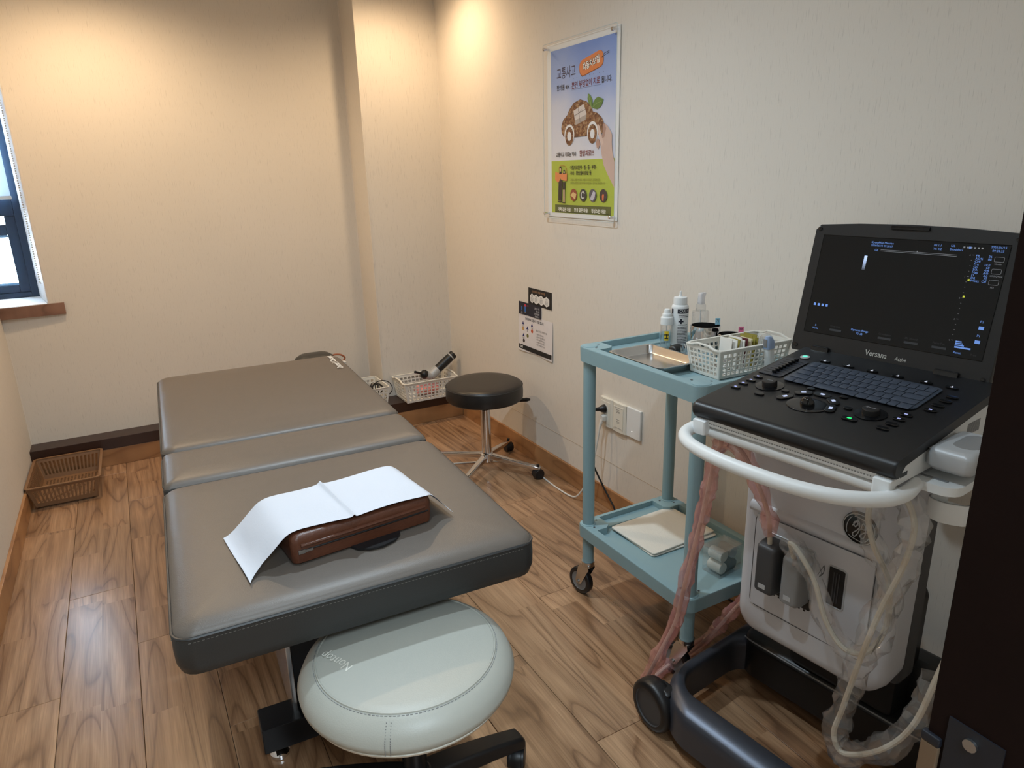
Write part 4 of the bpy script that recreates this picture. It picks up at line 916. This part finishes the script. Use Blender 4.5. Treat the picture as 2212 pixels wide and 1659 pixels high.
# screen lid
TL = math.radians(78.4)
LM = Matrix.Translation((0, .43, 1.06-Z_)) @ Matrix.Rotation(TL, 4, 'X')     # x = u, y = up the lid, z = towards the viewer
lid_o = [(-.046, -.018), (.409, -.018), (.412, -.012), (.412, .288), (.402, .303), (.30, .309), (.18, .3115), (.06, .309), (-.036, .303), (-.047, .29), (-.049, -.012)]
ld_ = MB(); cx_, cy_ = .181, .145
ld_.loft([[(cx_+(p[0]-cx_)*k, cy_+(p[1]-cy_)*k, z) for p in lid_o] for k, z in ((.97, -.022), (.99, -.020), (1, -.014), (1, -.004), (.994, 0))])
lid = ld_.build('screen_lid', MT['black'], cn, 40, mtx=LM)
MB().box(-.0215, .3885, .034, .2775, .0001, .0006).build('display', pm('display_glass', (13, 13, 14), .3, spec=.3), lid, 0)
MB().tube([(-.0215, .2775, .0006), (-.0215, .034, .0006), (.3885, .034, .0006), (.3885, .2775, .0006)], .0009, 4, True).build('display_edge', MT['blackgloss'], lid)
MB().bbox(.139, .225, .298, .307, -.002, .005, .002).build('lid_latch', MT['blackgloss'], lid)
for p in ((-.035, .292), (-.036, -.004), (.399, -.004), (.399, .290)): MB().lathe([(.005, 0), (.005, .002), (.002, .003)], 14, (p[0], p[1], 0)).build('rubber_bump', MT['blackgloss'], lid)
for a_, b__ in ((.010, .057), (.303, .354)): MB().bbox(a_, b__, -.030, .002, -.008, .010, .004).build('hinge', MT['blackgloss'], lid)
bt_ = MB(); bt_.text('Versana', .0195, .144, .002, .0008, 'LEFT', .82); bt_.text('Active', .014, .2135, .002, .0008, 'LEFT', .72, shear=.25)
bt_.build('brand_lettering', ink('lettering_grey', (196, 196, 190), emit=.05), lid, 0)
sc_b, sc_w, sc_y, sc_d = MB(), MB(), MB(), MB(); SZ = .0009
for t_, sz, x_, y_ in (('KyungHee Meorae', .0068, .101, .2645), ('2026/06/15 09:28:07', .0062, .101, .2575), ('GE', .007, .112, .2465), ('MI 1.1', .0065, .240, .2665), ('TIs 0.2', .0065, .240, .2585), ('12L', .0065, .274, .2675), ('Shoulder2', .0065, .274, .2595), ('2026/06/15', .0065, .352, .2695), ('09:28:35', .0065, .356, .262),
                       ('Dynamic Range', .0068, .098, .0545), ('72 dB', .0068, .112, .0465), ('Mode', .0062, .0, .0435), ('Reset', .0068, .330, .0415), ('P2', .007, .367, .1135), ('P1', .007, .367, .0835), ('B', .006, .005, .051)): sc_b.text(t_, sz, x_, y_, SZ)
for i, (a_, b__) in enumerate((('FR', '36'), ('AO%', '80'), ('CHI', ''), ('Frq', '10.0'), ('Gn', '68'), ('S/A', '4/4'), ('Map', 'A/0'), ('D', '4.0'), ('DR', '72'), ('Whizz', 'Off'))):
    sc_b.text(a_, .0068, .328, .2495-.00585*i, SZ); sc_b.text(b__, .0068, .359, .2495-.00585*i, SZ, 'RIGHT')
sc_b.box(.330, .362, .0535, .057, SZ, SZ+.0002); 
for i in range(3): sc_b.box(.330, .348-.003*i, .0585+.004*i, .0610+.004*i, SZ, SZ+.0002)
sc_b.box(.367, .377, .099, .106, SZ, SZ+.0002).box(.366, .376, .069, .076, SZ, SZ+.0002)
for i in range(4): sc_b.box(-.010+.0105*i, -.0045+.0105*i, .102, .108, SZ, SZ+.0002)
sc_b.box(.311, .3155, .2655, .270, SZ, SZ+.0002)
for i in range(6): sc_w.box(.300+.007*i, .3035+.007*i, .266, .2695, SZ, SZ+.0002)
for y_ in (.2505, .2475): sc_w.box(.126, .291, y_-.0005, y_+.0003, SZ, SZ+.0002)
sc_w.box(.207, .209, .2505, .2535, SZ, SZ+.0002)
for x_, y_ in ((.373, .247), (.373, .222), (.373, .199)):
    sc_w.tube([(p[0]+x_, p[1]+y_, SZ) for p in rr(.009, .005, .002, 3)], .0004, 4, True)
for t_, x_, y_ in (('Needle', .366, .236), ('LOGIQView', .363, .211), ('PDI', .369, .187)): sc_w.text(t_, .0045, x_, y_, SZ)
for i in range(17): sc_w.box(.3205, .3225 if i % 4 else .3245, .2525-.0115*i, .2532-.0115*i, SZ, SZ+.0002)
for i in range(5): sc_w.text(str(i), .0045, .3155, .2505-.046*i, SZ)
sc_y.box(.3235, .3275, .198, .202, SZ, SZ+.0002).box(.322, .326, .162, .166, SZ, SZ+.0002)
for i, x_ in enumerate((.045, .165, .225, .285)): sc_d.text(['Frequency', 'Crossbeam', 'SRI Smooth', 'Focus Pos'][i], .0062, x_, .055, SZ); sc_d.box(x_, x_+.03, .045, .050, SZ, SZ+.0002)
sc_d.text('Print', .0062, .364, .042, SZ)
sc_b.build('screen_readout', ink('screen_blue', (110, 150, 225), emit=.45), lid, 0, label='blue screen readout', kind='stuff'); sc_w.build('screen_scale', ink('screen_grey', (150, 152, 158), emit=.15), lid, 0, kind='stuff'); sc_y.build('focus_marker', ink('screen_yellow', (200, 205, 60), emit=.5), lid, 0, kind='stuff'); sc_d.build('dim_readout', ink('screen_dim', (52, 54, 58), emit=.03), lid, 0, kind='stuff')
gbm, nt_, N_, L_, P_ = nodes('grey_scale_bar'); sx_ = N_.new('ShaderNodeSeparateXYZ'); L_.new(coords(nt_), sx_.inputs[0])
r0 = ramp(nt_, math_(nt_, 'DIVIDE', math_(nt_, 'SUBTRACT', sx_.outputs['Y'], .200), .034), [(0, (.02, .02, .03)), (1, (.55, .70, 1.0))])
L_.new(r0, P_.inputs['Base Color']); L_.new(r0, P_.inputs['Emission Color']); P_.inputs['Emission Strength'].default_value = .8
MB().box(.0915, .0985, .200, .234, SZ, SZ+.0002).build('grey_bar', gbm, lid, 0)
# ------------------------------------------------------------------ probe cables in plastic sleeves
def sleeve(path, r, amp, n=12, step=.012, seed=1):
    rnd = random.Random(seed); P = spline(path, 10); mb = MB(); Q = [P[0]]
    for p in P:
        if (p-Q[-1]).length > step: Q.append(p)
    mb.tube(Q, r, n, rf=lambda t, i: r*(.8+.35*math.sin(i*.55+seed)**2+.3*rnd.random()))
    mb.v = [tuple(Vector(p)+Vector((rnd.uniform(-1, 1), rnd.uniform(-1, 1), rnd.uniform(-1, 1)))*amp) for p in mb.v]
    mb.f = [f for f in mb.f if len(f) == 4]
    return mb
def connector(parent, x0, x1, z0, z1, y0, y1, mat):
    m = MB(); hx, hz = (x1-x0)/2, (z1-z0)/2; cx, cz = (x0+x1)/2, (z0+z1)/2
    m.loft([[(cx+p[0], y, cz+p[1]) for p in rr(hx-i, hz-i, .008, 4)] for i, y in ((.002, y1), (0, y1-.004), (0, (y0+y1)/2), (.003, y0+.008), (.010, y0))])
    o = m.build('connector', MT[mat], parent, 50)
    MB().box(cx-hx*.35, cx+hx*.35, y0-.0005, y0+.001, z0+.018, z0+.03).build('connector_mark', MT['silver'], o, 0)
    MB().box(cx+hx*.18, cx+hx*.22, y0+.0002, y0+.0012, z0+.01, z1-.012).build('connector_seam', MT['midgrey'], o, 0)
    return o
pk_ = thing('probe_cable', 'probe cable in a crumpled pink plastic sleeve, plugged into the left port', 'cable', mtx=CM, group='sleeved probe cables')
connector(pk_, .096, .150, .518, .650, .118, .174, 'darkgrey')
pth = [(.122, .140, .640), (.126, .128, .68), (.132, .105, .74), (.118, .075, .82), (.092, .055, .885), (.062, .044, .912), (.034, .050, .908), (.006, .085, .875), (-.02, .102, .835), (-.045, .110, .706), (-.075, .114, .561), (-.100, .116, .438), (-.130, .123, .302), (-.165, .102, .184), (-.200, .097, .085), (-.218, .100, .032), (-.232, .14, .024), (-.245, .26, .024), (-.225, .32, .045), (-.165, .345, .14), (-.10, .352, .26), (-.03, .375, .38), (.02, .385, .5)]
MB().tube(spline(pth, 8), .0055, 8).build('cable', MT['cablegrey'], pk_)
sleeve(pth[1:], .0155, .0032, 12, .013, 3).build('plastic_sleeve', MT['pinksleeve'], pk_, 25)
ck = thing('probe_cable', 'probe cable in a clear plastic sleeve, hanging in a long loop before the cart', 'cable', mtx=CM, group='sleeved probe cables')
connector(ck, .163, .214, .518, .645, .120, .174, 'midgrey')
pth = [(.188, .135, .640), (.186, .122, .675), (.190, .110, .690), (.207, .112, .68), (.250, .118, .622), (.287, .118, .538), (.335, .115, .497), (.380, .12, .512), (.402, .14, .58), (.398, .13, .687), (.366, .112, .765), (.352, .104, .831), (.366, .098, .893), (.395, .095, .902), (.419, .100, .89), (.441, .10, .839), (.433, .10, .754), (.403, .10, .634), (.379, .10, .509), (.356, .10, .362), (.345, .10, .285), (.372, .10, .252), (.443, .10, .316), (.495, .10, .415), (.520, .11, .55), (.545, .15, .75), (.545, .20, .93), (.52, .21, .97)]
MB().tube(spline(pth, 8), .0058, 8).build('cable', MT['cablegrey'], ck)
sleeve(pth[1:12], .0185, .0045, 12, .013, 5).build('plastic_sleeve', MT['sleeve'], ck, 20)
sleeve(pth[11:25], .0225, .0055, 12, .013, 8).build('plastic_sleeve', MT['sleeve'], ck, 20)
rc = MB(); rc.loft([ring(.040-i, .072-i, .014, z, .478, .175) for i, z in ((.006, .962), (0, .970), (0, .993), (.005, 1.001), (.014, 1.004))]); rc.loft([ring(.008, .055, .004, z, .436, .175) for z in (.967, .997)])
c_ = rc.build('side_connector', MT['silver'], ck, 50)
MB().loft([[(p[0]+.484, p[1]+.18, z) for p in rr(.022-i, .045-i, .02, 6)] for i, z in ((0, 1.0035), (.003, 1.005))]).build('thumb_pad', MT['midgrey'], c_, 50)
for y_ in (.115, .215): MB().cyl((.4405, y_, 0), .0025, .997, .9985, 8).build('connector_screw', MT['screw'], c_)
# ------------------------------------------------------------------ poster on the right wall (local: x right, y up, z out of the wall)
po = thing('wall_poster', 'Korean clinic poster with herb-filled car and green lower panel behind clear acrylic', 'poster', mtx=wallm(2.856, 1.296))
D_ = lambda a, b=0: (a+.0155, b+.0085)                      # shift from measured print coordinates to the board
MB().bbox(.004, .530, .004, .732, .0005, .004, .002).build('backing_board', MT['white'], po)
skm, nt, N, L, P = nodes('poster_sky'); sp3 = N.new('ShaderNodeSeparateXYZ'); vv3 = coords(nt); L.new(vv3, sp3.inputs[0])
cl = noise(nt, 5, 4, vv3); fc = math_(nt, 'ADD', math_(nt, 'ADD', math_(nt, 'MULTIPLY', sp3.outputs['Y'], 1.75), math_(nt, 'MULTIPLY', sp3.outputs['X'], .35)), math_(nt, 'MULTIPLY', cl, .35))
L.new(ramp(nt, fc, [(.55, lin((226, 224, 228))), (.95, lin((206, 210, 226))), (1.25, lin((150, 172, 220))), (1.6, lin((104, 140, 210)))]), P.inputs['Base Color']); P.inputs['Roughness'].default_value = .5
N[[n.name for n in N if n.type == 'VALTORGB'][0]].color_ramp.interpolation = 'EASE'
div = math_(nt, 'DIVIDE', fc, 1.6); rp = [n for n in N if n.type == 'VALTORGB'][0]; L.new(div, rp.inputs[0])
for el, p_ in zip(rp.color_ramp.elements, (.36, .60, .80, 1.0)): el.position = p_
def PP(pts): return [(p[0]+.0155, p[1]+.009) for p in pts]
pz = [.0045]
def lay(name, mb_fn, mat, smooth=0):
    pz[0] += .00009; mb = MB(); mb_fn(mb, pz[0]); return mb.build(name, mat, po, smooth)
PX0, PX1, PY0, PY1 = .036, .510, .024, .706
lay('poster_sheet', lambda m, z: m.box(PX0, PX1, PY0, PY1, z-.0003, z), skm)
lay('green_panel', lambda m, z: m.poly([(PX0, PY0), (PX1, PY0), (PX1, .250), (PX0, .250)], z), ink('lime_green', (178, 192, 72), .05, 12))
lay('olive_bar', lambda m, z: m.poly(PP([(.049, .016), (.472, .016), (.474, .051), (.049, .051)]), z), ink('olive', (96, 100, 52)))
lay('bar_outline', lambda m, z: m.tube([(p[0], p[1], z) for p in PP([(.06, .016), (.064, .021), (.455, .021), (.460, .016)])], .0009, 4), ink('dark_olive', (60, 62, 34)))
lay('bar_lettering', lambda m, z: (m.text('가족 같은 마음!', .0185, .089, .033, z, 'LEFT', .92, off=.0004), m.text('한결 같은 마음!', .0185, .220, .033, z, 'LEFT', .92, off=.0004), m.text('정성스런 마음!', .0185, .350, .033, z, 'LEFT', .92, off=.0004)), ink('bar_white', (240, 240, 232)))
# headline and orange tag
dk_ = ink('slate_violet', (62, 58, 86)); bk_ = ink('print_black', (34, 32, 38)); rd_ = ink('print_plum', (120, 40, 52))
lay('headline', lambda m, z: m.text('교통사고', .050, .083, .590, z, 'LEFT', .80, off=.0005), dk_)
tagp = [(p[0]*1.0, p[1]) for p in rr(.083, .030, .026, 6)]; ca_, sa_ = math.cos(.23), math.sin(.23)
TG = Matrix.Translation((.341, .621, 0)) @ Matrix.Rotation(.17, 4, 'Z')
lay('tag_shadow', lambda m, z: m.add([(TG @ Vector((p[0]*1.03, p[1]*1.06-.002, z))) for p in tagp], [tuple(range(len(tagp)))]), ink('tag_edge', (150, 84, 48)))
lay('orange_tag', lambda m, z: m.add([(TG @ Vector((p[0], p[1], z))) for p in tagp], [tuple(range(len(tagp)))]), ink('orange', (222, 130, 74)))
lay('tag_outline_lettering', lambda m, z: m.text('자동차보험', .0315, 0, -.011, z, 'CENTER', .82, m=TG, off=.0022), ink('tag_dark', (60, 34, 26)))
lay('tag_lettering', lambda m, z: m.text('자동차보험', .0315, 0, -.011, z, 'CENTER', .82, m=TG, off=.0006), ink('tag_white', (246, 244, 238)))
lay('tag_string', lambda m, z: (m.tube([(.414, .632, z), (.430, .645, z), (.462, .650, z)], .0007, 4), m.tube([(.414, .630, z), (.432, .638, z), (.462, .644, z)], .0007, 4)), bk_)
lay('subtitle', lambda m, z: (m.text('한의원', .0255, .084, .542, z, 'LEFT', .90, off=.0004), m.text('에서', .019, .152, .542, z, 'LEFT', .9, off=.0003), m.text('됩니다.', .0265, .412, .540, z, 'LEFT', .90, off=.0004)), bk_)
lay('subtitle_emphasis', lambda m, z: m.text('본인 부담없이 치료', .0305, .200, .540, z, 'LEFT', .84, off=.0003), rd_)
lay('emphasis_marks', lambda m, z: [m.disc(.214+.0265*i+(.012 if i > 1 else 0)+(.014 if i > 5 else 0), .578, .0016, z, 8) for i in range(8)] + [m.box(.20, .412, .5335, .5342, z, z+.0001)], dk_)
# car shape filled with herbs
hm, nt, N, L, P = nodes('herb_mix'); v_ = coords(nt); vo = N.new('ShaderNodeTexVoronoi'); vo.inputs['Scale'].default_value = 95; L.new(coords(nt, (1, 1.4, 1)), vo.inputs['Vector'])
L.new(mixc(nt, noise(nt, 120, 3, v_), ramp(nt, vo.outputs['Color'], [(.1, lin((82, 50, 30))), (.45, lin((140, 88, 54))), (.7, lin((190, 148, 104))), (1, lin((224, 196, 156)))]), lin((104, 62, 38))), P.inputs['Base Color']); P.inputs['Roughness'].default_value = .6
car = PP([(.106, .377), (.112, .395), (.123, .411), (.153, .427), (.162, .440), (.176, .453), (.203, .471), (.25, .481), (.297, .468), (.320, .454), (.334, .440), (.341, .426), (.37, .420), (.401, .400), (.413, .385), (.417, .370), (.415, .346), (.40, .338), (.299, .336), (.208, .335), (.125, .341), (.110, .358)])
lay('car_outline', lambda m, z: m.poly([(.277+(p[0]-.277)*1.012, .405+(p[1]-.405)*1.02) for p in car], z), ink('herb_edge', (70, 44, 28)))
lay('car_shape', lambda m, z: m.poly(car, z), hm)
for cx_, cy_ in ((.1835, .352), (.3555, .353)):
    lay('wheel_arch', lambda m, z: m.disc(cx_, cy_+.003, .0385, z, 28, .043), ink('wheel_white', (232, 230, 230)))
    lay('wheel_edge', lambda m, z: m.disc(cx_, cy_-.003, .032, z, 28, .038), ink('wheel_dark', (80, 52, 34)))
    lay('wheel_herbs', lambda m, z: m.disc(cx_, cy_-.003, .0305, z, 28, .0365), hm)
    lay('wheel_hub', lambda m, z: m.disc(cx_, cy_-.003, .0155, z, 24, .019), ink('wheel_hub_white', (228, 228, 230)))
lay('parcel', lambda m, z: m.poly(PP([(.201, .441), (.276, .462), (.298, .423), (.291, .399), (.217, .383)]), z), ink('parcel_paper', (214, 204, 198), .06))
lay('parcel_side', lambda m, z: m.poly(PP([(.212, .402), (.296, .420), (.291, .399), (.217, .383)]), z), ink('parcel_side', (178, 166, 158)))
lay('parcel_string', lambda m, z: (m.tube([(p[0], p[1], z) for p in PP([(.207, .421), (.287, .440)])], .0008, 4), m.tube([(p[0], p[1], z) for p in PP([(.236, .451), (.252, .391)])], .0008, 4), m.tube([(p[0], p[1], z) for p in PP([(.232, .425), (.245, .431), (.262, .441)])], .0008, 4)), ink('string_grey', (120, 104, 96)))
lay('leaf_print', lambda m, z: m.poly(PP([(.332, .444), (.315, .458), (.304, .479), (.308, .500), (.324, .492), (.338, .474), (.340, .455)]), z), ink('leaf_green', (104, 136, 64), .15, 60))
lay('leaf_print', lambda m, z: m.poly(PP([(.336, .444), (.345, .462), (.358, .474), (.378, .481), (.414, .468), (.408, .455), (.400, .444), (.386, .437), (.370, .434), (.350, .438)]), z), ink('leaf_green_deep', (92, 126, 58), .15, 60))
lay('leaf_stem', lambda m, z: (m.tube([(p[0], p[1], z) for p in PP([(.312, .492), (.326, .465), (.333, .440)])], .0008, 4), m.tube([(p[0], p[1], z) for p in PP([(.400, .462), (.365, .455), (.335, .440)])], .0008, 4)), ink('leaf_vein', (170, 190, 130)))
skin = ink('skin', (206, 178, 166), .08, 14); skd = ink('skin_shade', (176, 140, 126), .1, 20)
lay('hand_print', lambda m, z: m.poly(PP([(.367, .300), (.372, .284), (.382, .280), (.398, .300), (.430, .372), (.421, .378), (.442, .368), (.460, .350), (.475, .331), (.474, .300), (.480, .262), (.4945, .225), (.4945, .128), (.455, .172), (.422, .215), (.405, .262), (.400, .285), (.398, .296)]), z), skin)
lay('fingers_print', lambda m, z: m.poly(PP([(.424, .324), (.436, .357), (.423, .378), (.412, .372), (.412, .340), (.402, .318)]), z), skd)
lay('thumb_print', lambda m, z: m.poly(PP([(.375, .371), (.384, .375), (.392, .366), (.404, .338), (.418, .300), (.402, .288), (.392, .318), (.380, .345)]), z), ink('thumb', (216, 190, 178), .05))
lay('finger_tips', lambda m, z: m.poly(PP([(.367, .307), (.376, .320), (.388, .318), (.394, .301), (.386, .283), (.376, .284)]), z), skd)
lay('slogan', lambda m, z: m.text('교통사고 치료는 역시', .0205, .079, .268, z, 'LEFT', .88, off=.0004), bk_)
lay('slogan_emphasis', lambda m, z: m.text('한방치료!!!', .0275, .263, .266, z, 'LEFT', .86, off=.0004), rd_)
lay('panel_lettering', lambda m, z: (m.text('어혈치료한약 · 침 · 뜸 · 부항 ·', .0182, .192, .212, z, 'LEFT', .90, off=.0004), m.text('추나 · 한방물리요법 등', .0182, .192, .189, z, 'LEFT', .94, off=.0004)), bk_)
lay('panel_small_print', lambda m, z: (m.text('교통사고접수번호와 보험회사 담당자 전화번호만', .0112, .194, .1635, z, 'LEFT', .98), m.text('알려주시면 한의원과 자동차보험에서 알아서 처리합니다.', .0112, .194, .1495, z, 'LEFT', .98)), ink('olive_print', (112, 110, 40)))
for i, (x_, c1, c2) in enumerate(((.204, (150, 74, 48), (226, 190, 130)), (.277, (70, 66, 60), (220, 218, 210)), (.348, (96, 90, 100), (196, 192, 204)), (.423, (70, 56, 56), (226, 118, 70)))):
    x0, y0 = x_+.0155, .104
    lay('round_picture', lambda m, z: m.disc(x0, y0, .0262, z, 28), ink('picture_%d' % i, c1, .35, 120))
    if i == 0: lay('picture_detail', lambda m, z: m.poly([(x0-.024, y0-.002), (x0-.004, y0+.013), (x0+.022, y0+.004), (x0+.012, y0-.019)], z), ink('picture_envelope', c2))
    if i == 1: lay('picture_detail', lambda m, z: m.tube([(x0+.012*math.cos(a), y0+.014*math.sin(a), z) for a in [.4+5.2*k/14 for k in range(15)]], .0026, 5), ink('picture_ring', c2))
    if i == 2: lay('picture_detail', lambda m, z: m.poly([(x0-.02, y0-.016), (x0-.006, y0+.004), (x0+.004, y0+.018), (x0+.02, y0+.012), (x0+.014, y0-.008), (x0, y0-.022)], z), ink('picture_fabric', c2))
    if i == 3: lay('picture_detail', lambda m, z: m.poly([(x0-.006, y0-.02), (x0-.009, y0-.002), (x0-.002, y0+.008), (x0+.006, y0+.004), (x0+.004, y0-.01), (x0+.002, y0-.022)], z), ink('picture_orange', c2))
# little couple holding an orange board
lay('speech_outline', lambda m, z: m.tube([(p[0], p[1], z) for p in spline([(q[0], q[1], 0) for q in PP([(.092, .19), (.09, .212), (.105, .221), (.135, .218), (.150, .205), (.152, .185)])], 4)], .0009, 4), ink('outline_orange', (196, 110, 60)))
lay('trousers', lambda m, z: (m.poly(PP([(.086, .160), (.113, .160), (.113, .130), (.110, .068), (.082, .068), (.083, .11)]), z), m.poly(PP([(.076, .066), (.112, .066), (.110, .061), (.078, .062)]), z)), ink('suit', (54, 46, 40)))
lay('skirt', lambda m, z: (m.poly(PP([(.118, .150), (.140, .150), (.137, .117), (.119, .117)]), z), m.poly(PP([(.116, .062), (.14, .064), (.14, .060), (.117, .058)]), z)), ink('skirt', (58, 50, 44)))
lay('legs_print', lambda m, z: m.poly(PP([(.121, .117), (.136, .117), (.137, .063), (.131, .063), (.129, .09), (.126, .063), (.121, .063)]), z), ink('legs', (190, 160, 130)))
lay('orange_board', lambda m, z: m.poly(PP([(.058, .192), (.064, .196), (.076, .190), (.154, .186), (.153, .158), (.150, .154), (.112, .158), (.1, .166), (.088, .150), (.078, .148), (.056, .162)]), z), ink('board_orange', (226, 140, 84)))
lay('shoulders', lambda m, z: (m.poly(PP([(.090, .184), (.112, .184), (.108, .194), (.094, .194)]), z), m.poly(PP([(.120, .184), (.142, .184), (.138, .191), (.124, .191)]), z)), ink('suit_top', (48, 42, 40)))
lay('faces', lambda m, z: (m.disc(.116, .213, .0065, z, 14, .0095), m.disc(.1465, .203, .0055, z, 14, .008)), ink('face', (210, 176, 150)))
lay('hair', lambda m, z: (m.poly([(.1085, .214), (.110, .224), (.117, .2265), (.1235, .223), (.124, .214), (.120, .219), (.112, .219)], z), m.poly([(.140, .196), (.140, .208), (.1465, .213), (.153, .208), (.1535, .194), (.150, .205), (.143, .206)], z)), ink('hair', (40, 32, 30)))
# acrylic sheet and its four stand-off bolts
MB().bbox(.0, .5345, .0, .736, .0215, .0245, .001).build('acrylic_sheet', MT['acrylic'], po)
ed = MB().tube([(p[0]+.26725, p[1]+.368, .023) for p in rr(.2665, .3675, .008, 4)], .0012, 6, True).build('acrylic_edge', pm('acrylic_edge', (206, 214, 214), .15), po)
for x_, y_ in ((.020, .716), (.512, .716), (.512, .020), (.014, .020)):
    bo = MB().cyl((x_, y_, 0), .0075, .0245, .034, 16, b=.0015).build('standoff_bolt', MT['chrome'], po)
    MB().cyl((x_, y_, 0), .005, .0, .0245, 10).build('bolt_shaft', MT['chrome'], bo)
# ------------------------------------------------------------------ three small flyers taped to the right wall
def flyer(name, lab, x0, x1, y0, y1, col, wav=.002, base=.001):
    f = thing(name, lab, 'flyer', mtx=wallm(3.17, .595), group='flyers taped to the right wall')
    nx, ny = 12, 6; m = MB(); vv = []; ff = []
    def zf(x, y): 
        s = (x-x0)/(x1-x0); t = (y-y0)/(y1-y0); return base+wav*(1-t)*(1+math.sin(s*7+1))*.9
    for j in range(ny+1):
        for i in range(nx+1):
            x = x0+(x1-x0)*i/nx; y = y0+(y1-y0)*j/ny; vv.append((x, y, zf(x, y)))
    for j in range(ny):
        for i in range(nx): a = j*(nx+1)+i; ff.append((a, a+1, a+nx+2, a+nx+1))
    m.add(vv, ff); m.build('sheet', ink(name+'_'+lab[:6], col, .03), f, 60, .0003)
    def put(nm, mb, mat, off=.0006):
        mb.v = [(p[0], p[1], zf(p[0], p[1])+off+p[2]) for p in mb.v]; mb.build(nm, mat, f, 0)
    return f, put
f1, put1 = flyer('flyer', 'black flyer with a row of white hexagons, highest of the three', .114, .337, .258, .344, (24, 22, 22), .001, .001)
hx_ = MB()
for i, (cx_, y0, y1) in enumerate(((.152, .267, .318), (.191, .266, .317), (.239, .266, .318), (.290, .266, .318))):
    w_ = .026 if i else .020; hx_.poly([(cx_-w_, y0+.012), (cx_, y0), (cx_+w_, y0+.012), (cx_+w_, y1-.012), (cx_, y1), (cx_-w_, y1-.012)])
put1('hexagon', hx_, ink('hex_white', (232, 230, 226)))
put1('heading', MB().text('한의원에서 치료 한방요법', .0125, .155, .3235, 0, 'LEFT', .9), ink('heading_tan', (196, 150, 110)))
tx = MB()
for i, cx_ in enumerate((.152, .191, .239, .290)):
    tx.text(['한방', '약침', '추나', '요법'][i], .010, cx_, .300, 0, 'CENTER', .9)
    for k in range(3): tx.text('한방 치료', .0065, cx_, .291-.007*k, 0, 'CENTER')
put1('small_print', tx, bk_, .0009)
f2, put2 = flyer('flyer', 'dark navy flyer with red and blue bars, overlapping the black one', .015, .239, .196, .261, (32, 32, 46), .001, .0032)
put2('blue_bar', MB().box(.044, .053, .216, .238, 0, .0001).box(.077, .090, .213, .240, 0, .0001), ink('bar_blue', (50, 110, 190)))
put2('red_bar', MB().box(.077, .090, .240, .252, 0, .0001), ink('bar_red', (220, 60, 84)), .0007)
tx = MB()
for i, s_ in enumerate(('교통사고 치료', '한방 치료', '본인 부담없이', '전화번호 1:1')): tx.text(s_, .0115, .226, .240-.0135*i, 0, 'RIGHT', .75)
tx.text('의원', .006, .043, .207, 0); tx.text('한방', .006, .078, .207, 0); tx.text('치료 수', .006, .04, .201, 0)
put2('lettering', tx, ink('flyer_white', (226, 226, 230)))
put2('red_lettering', MB().text('2 처방', .0085, .095, .243, 0), ink('flyer_red', (190, 50, 70)))
f3, put3 = flyer('flyer', 'white flyer with blue triangles and black footer band, lowest of the three', .010, .345, -.001, .198, (226, 220, 220), .0035, .0012)
put3('footer_band', MB().box(.015, .340, .009, .033, 0, .0001), ink('footer_black', (24, 22, 24)))
tx = MB(); tx.text('한의원', .014, .026, .016, 0, 'LEFT', .8, off=.0006); tx.text('교통사고 접수번호와 보험회사 전화', .0115, .115, .0165, 0, 'LEFT', 1.02)
put3('footer_lettering', tx, ink('footer_white', (236, 234, 232)), .0009)
put3('title', MB().text('한의원에서 교통사고 치료 합니다', .0165, .079, .170, 0, 'LEFT', .80, off=.0003), bk_)
tr_ = MB(); lbp = MB()
for (x_, y_), t_ in zip(((.057, .150), (.101, .129), (.146, .151), (.063, .087)), ('침', '뜸', '어혈', '한약')):
    tr_.poly([(x_-.011, y_-.008), (x_+.011, y_-.008), (x_, y_+.010)]); lbp.text(t_, .0105, x_, y_-.020, 0, 'CENTER')
put3('triangle', tr_, ink('tri_navy', (44, 48, 110))); put3('captions', lbp, bk_)
for (x_, y_), c_ in zip(((.057, .120), (.103, .088), (.146, .120), (.066, .056)), ((206, 160, 96), (120, 116, 60), (206, 96, 60), (70, 56, 54))): put3('round_icon', MB().disc(x_, y_, .0105, 0, 18), ink('icon_%d' % c_[0], c_, .2, 150))
tx = MB(); tx.text('교통사고치료 한방이 가족', .0125, .181, .126, 0, 'LEFT', .86)
for i, s_ in enumerate(('1. 한의원 한방치료', '2. 침과 약침 어혈치료', '3. 추나요법 물리요법', '4. 어혈치료한약 처방', '5. 본인 부담없이 치료')): tx.text(s_, .0105, .187, .108-.0135*i, 0, 'LEFT', .9)
put3('lettering', tx, ink('flyer_grey', (84, 80, 84)))
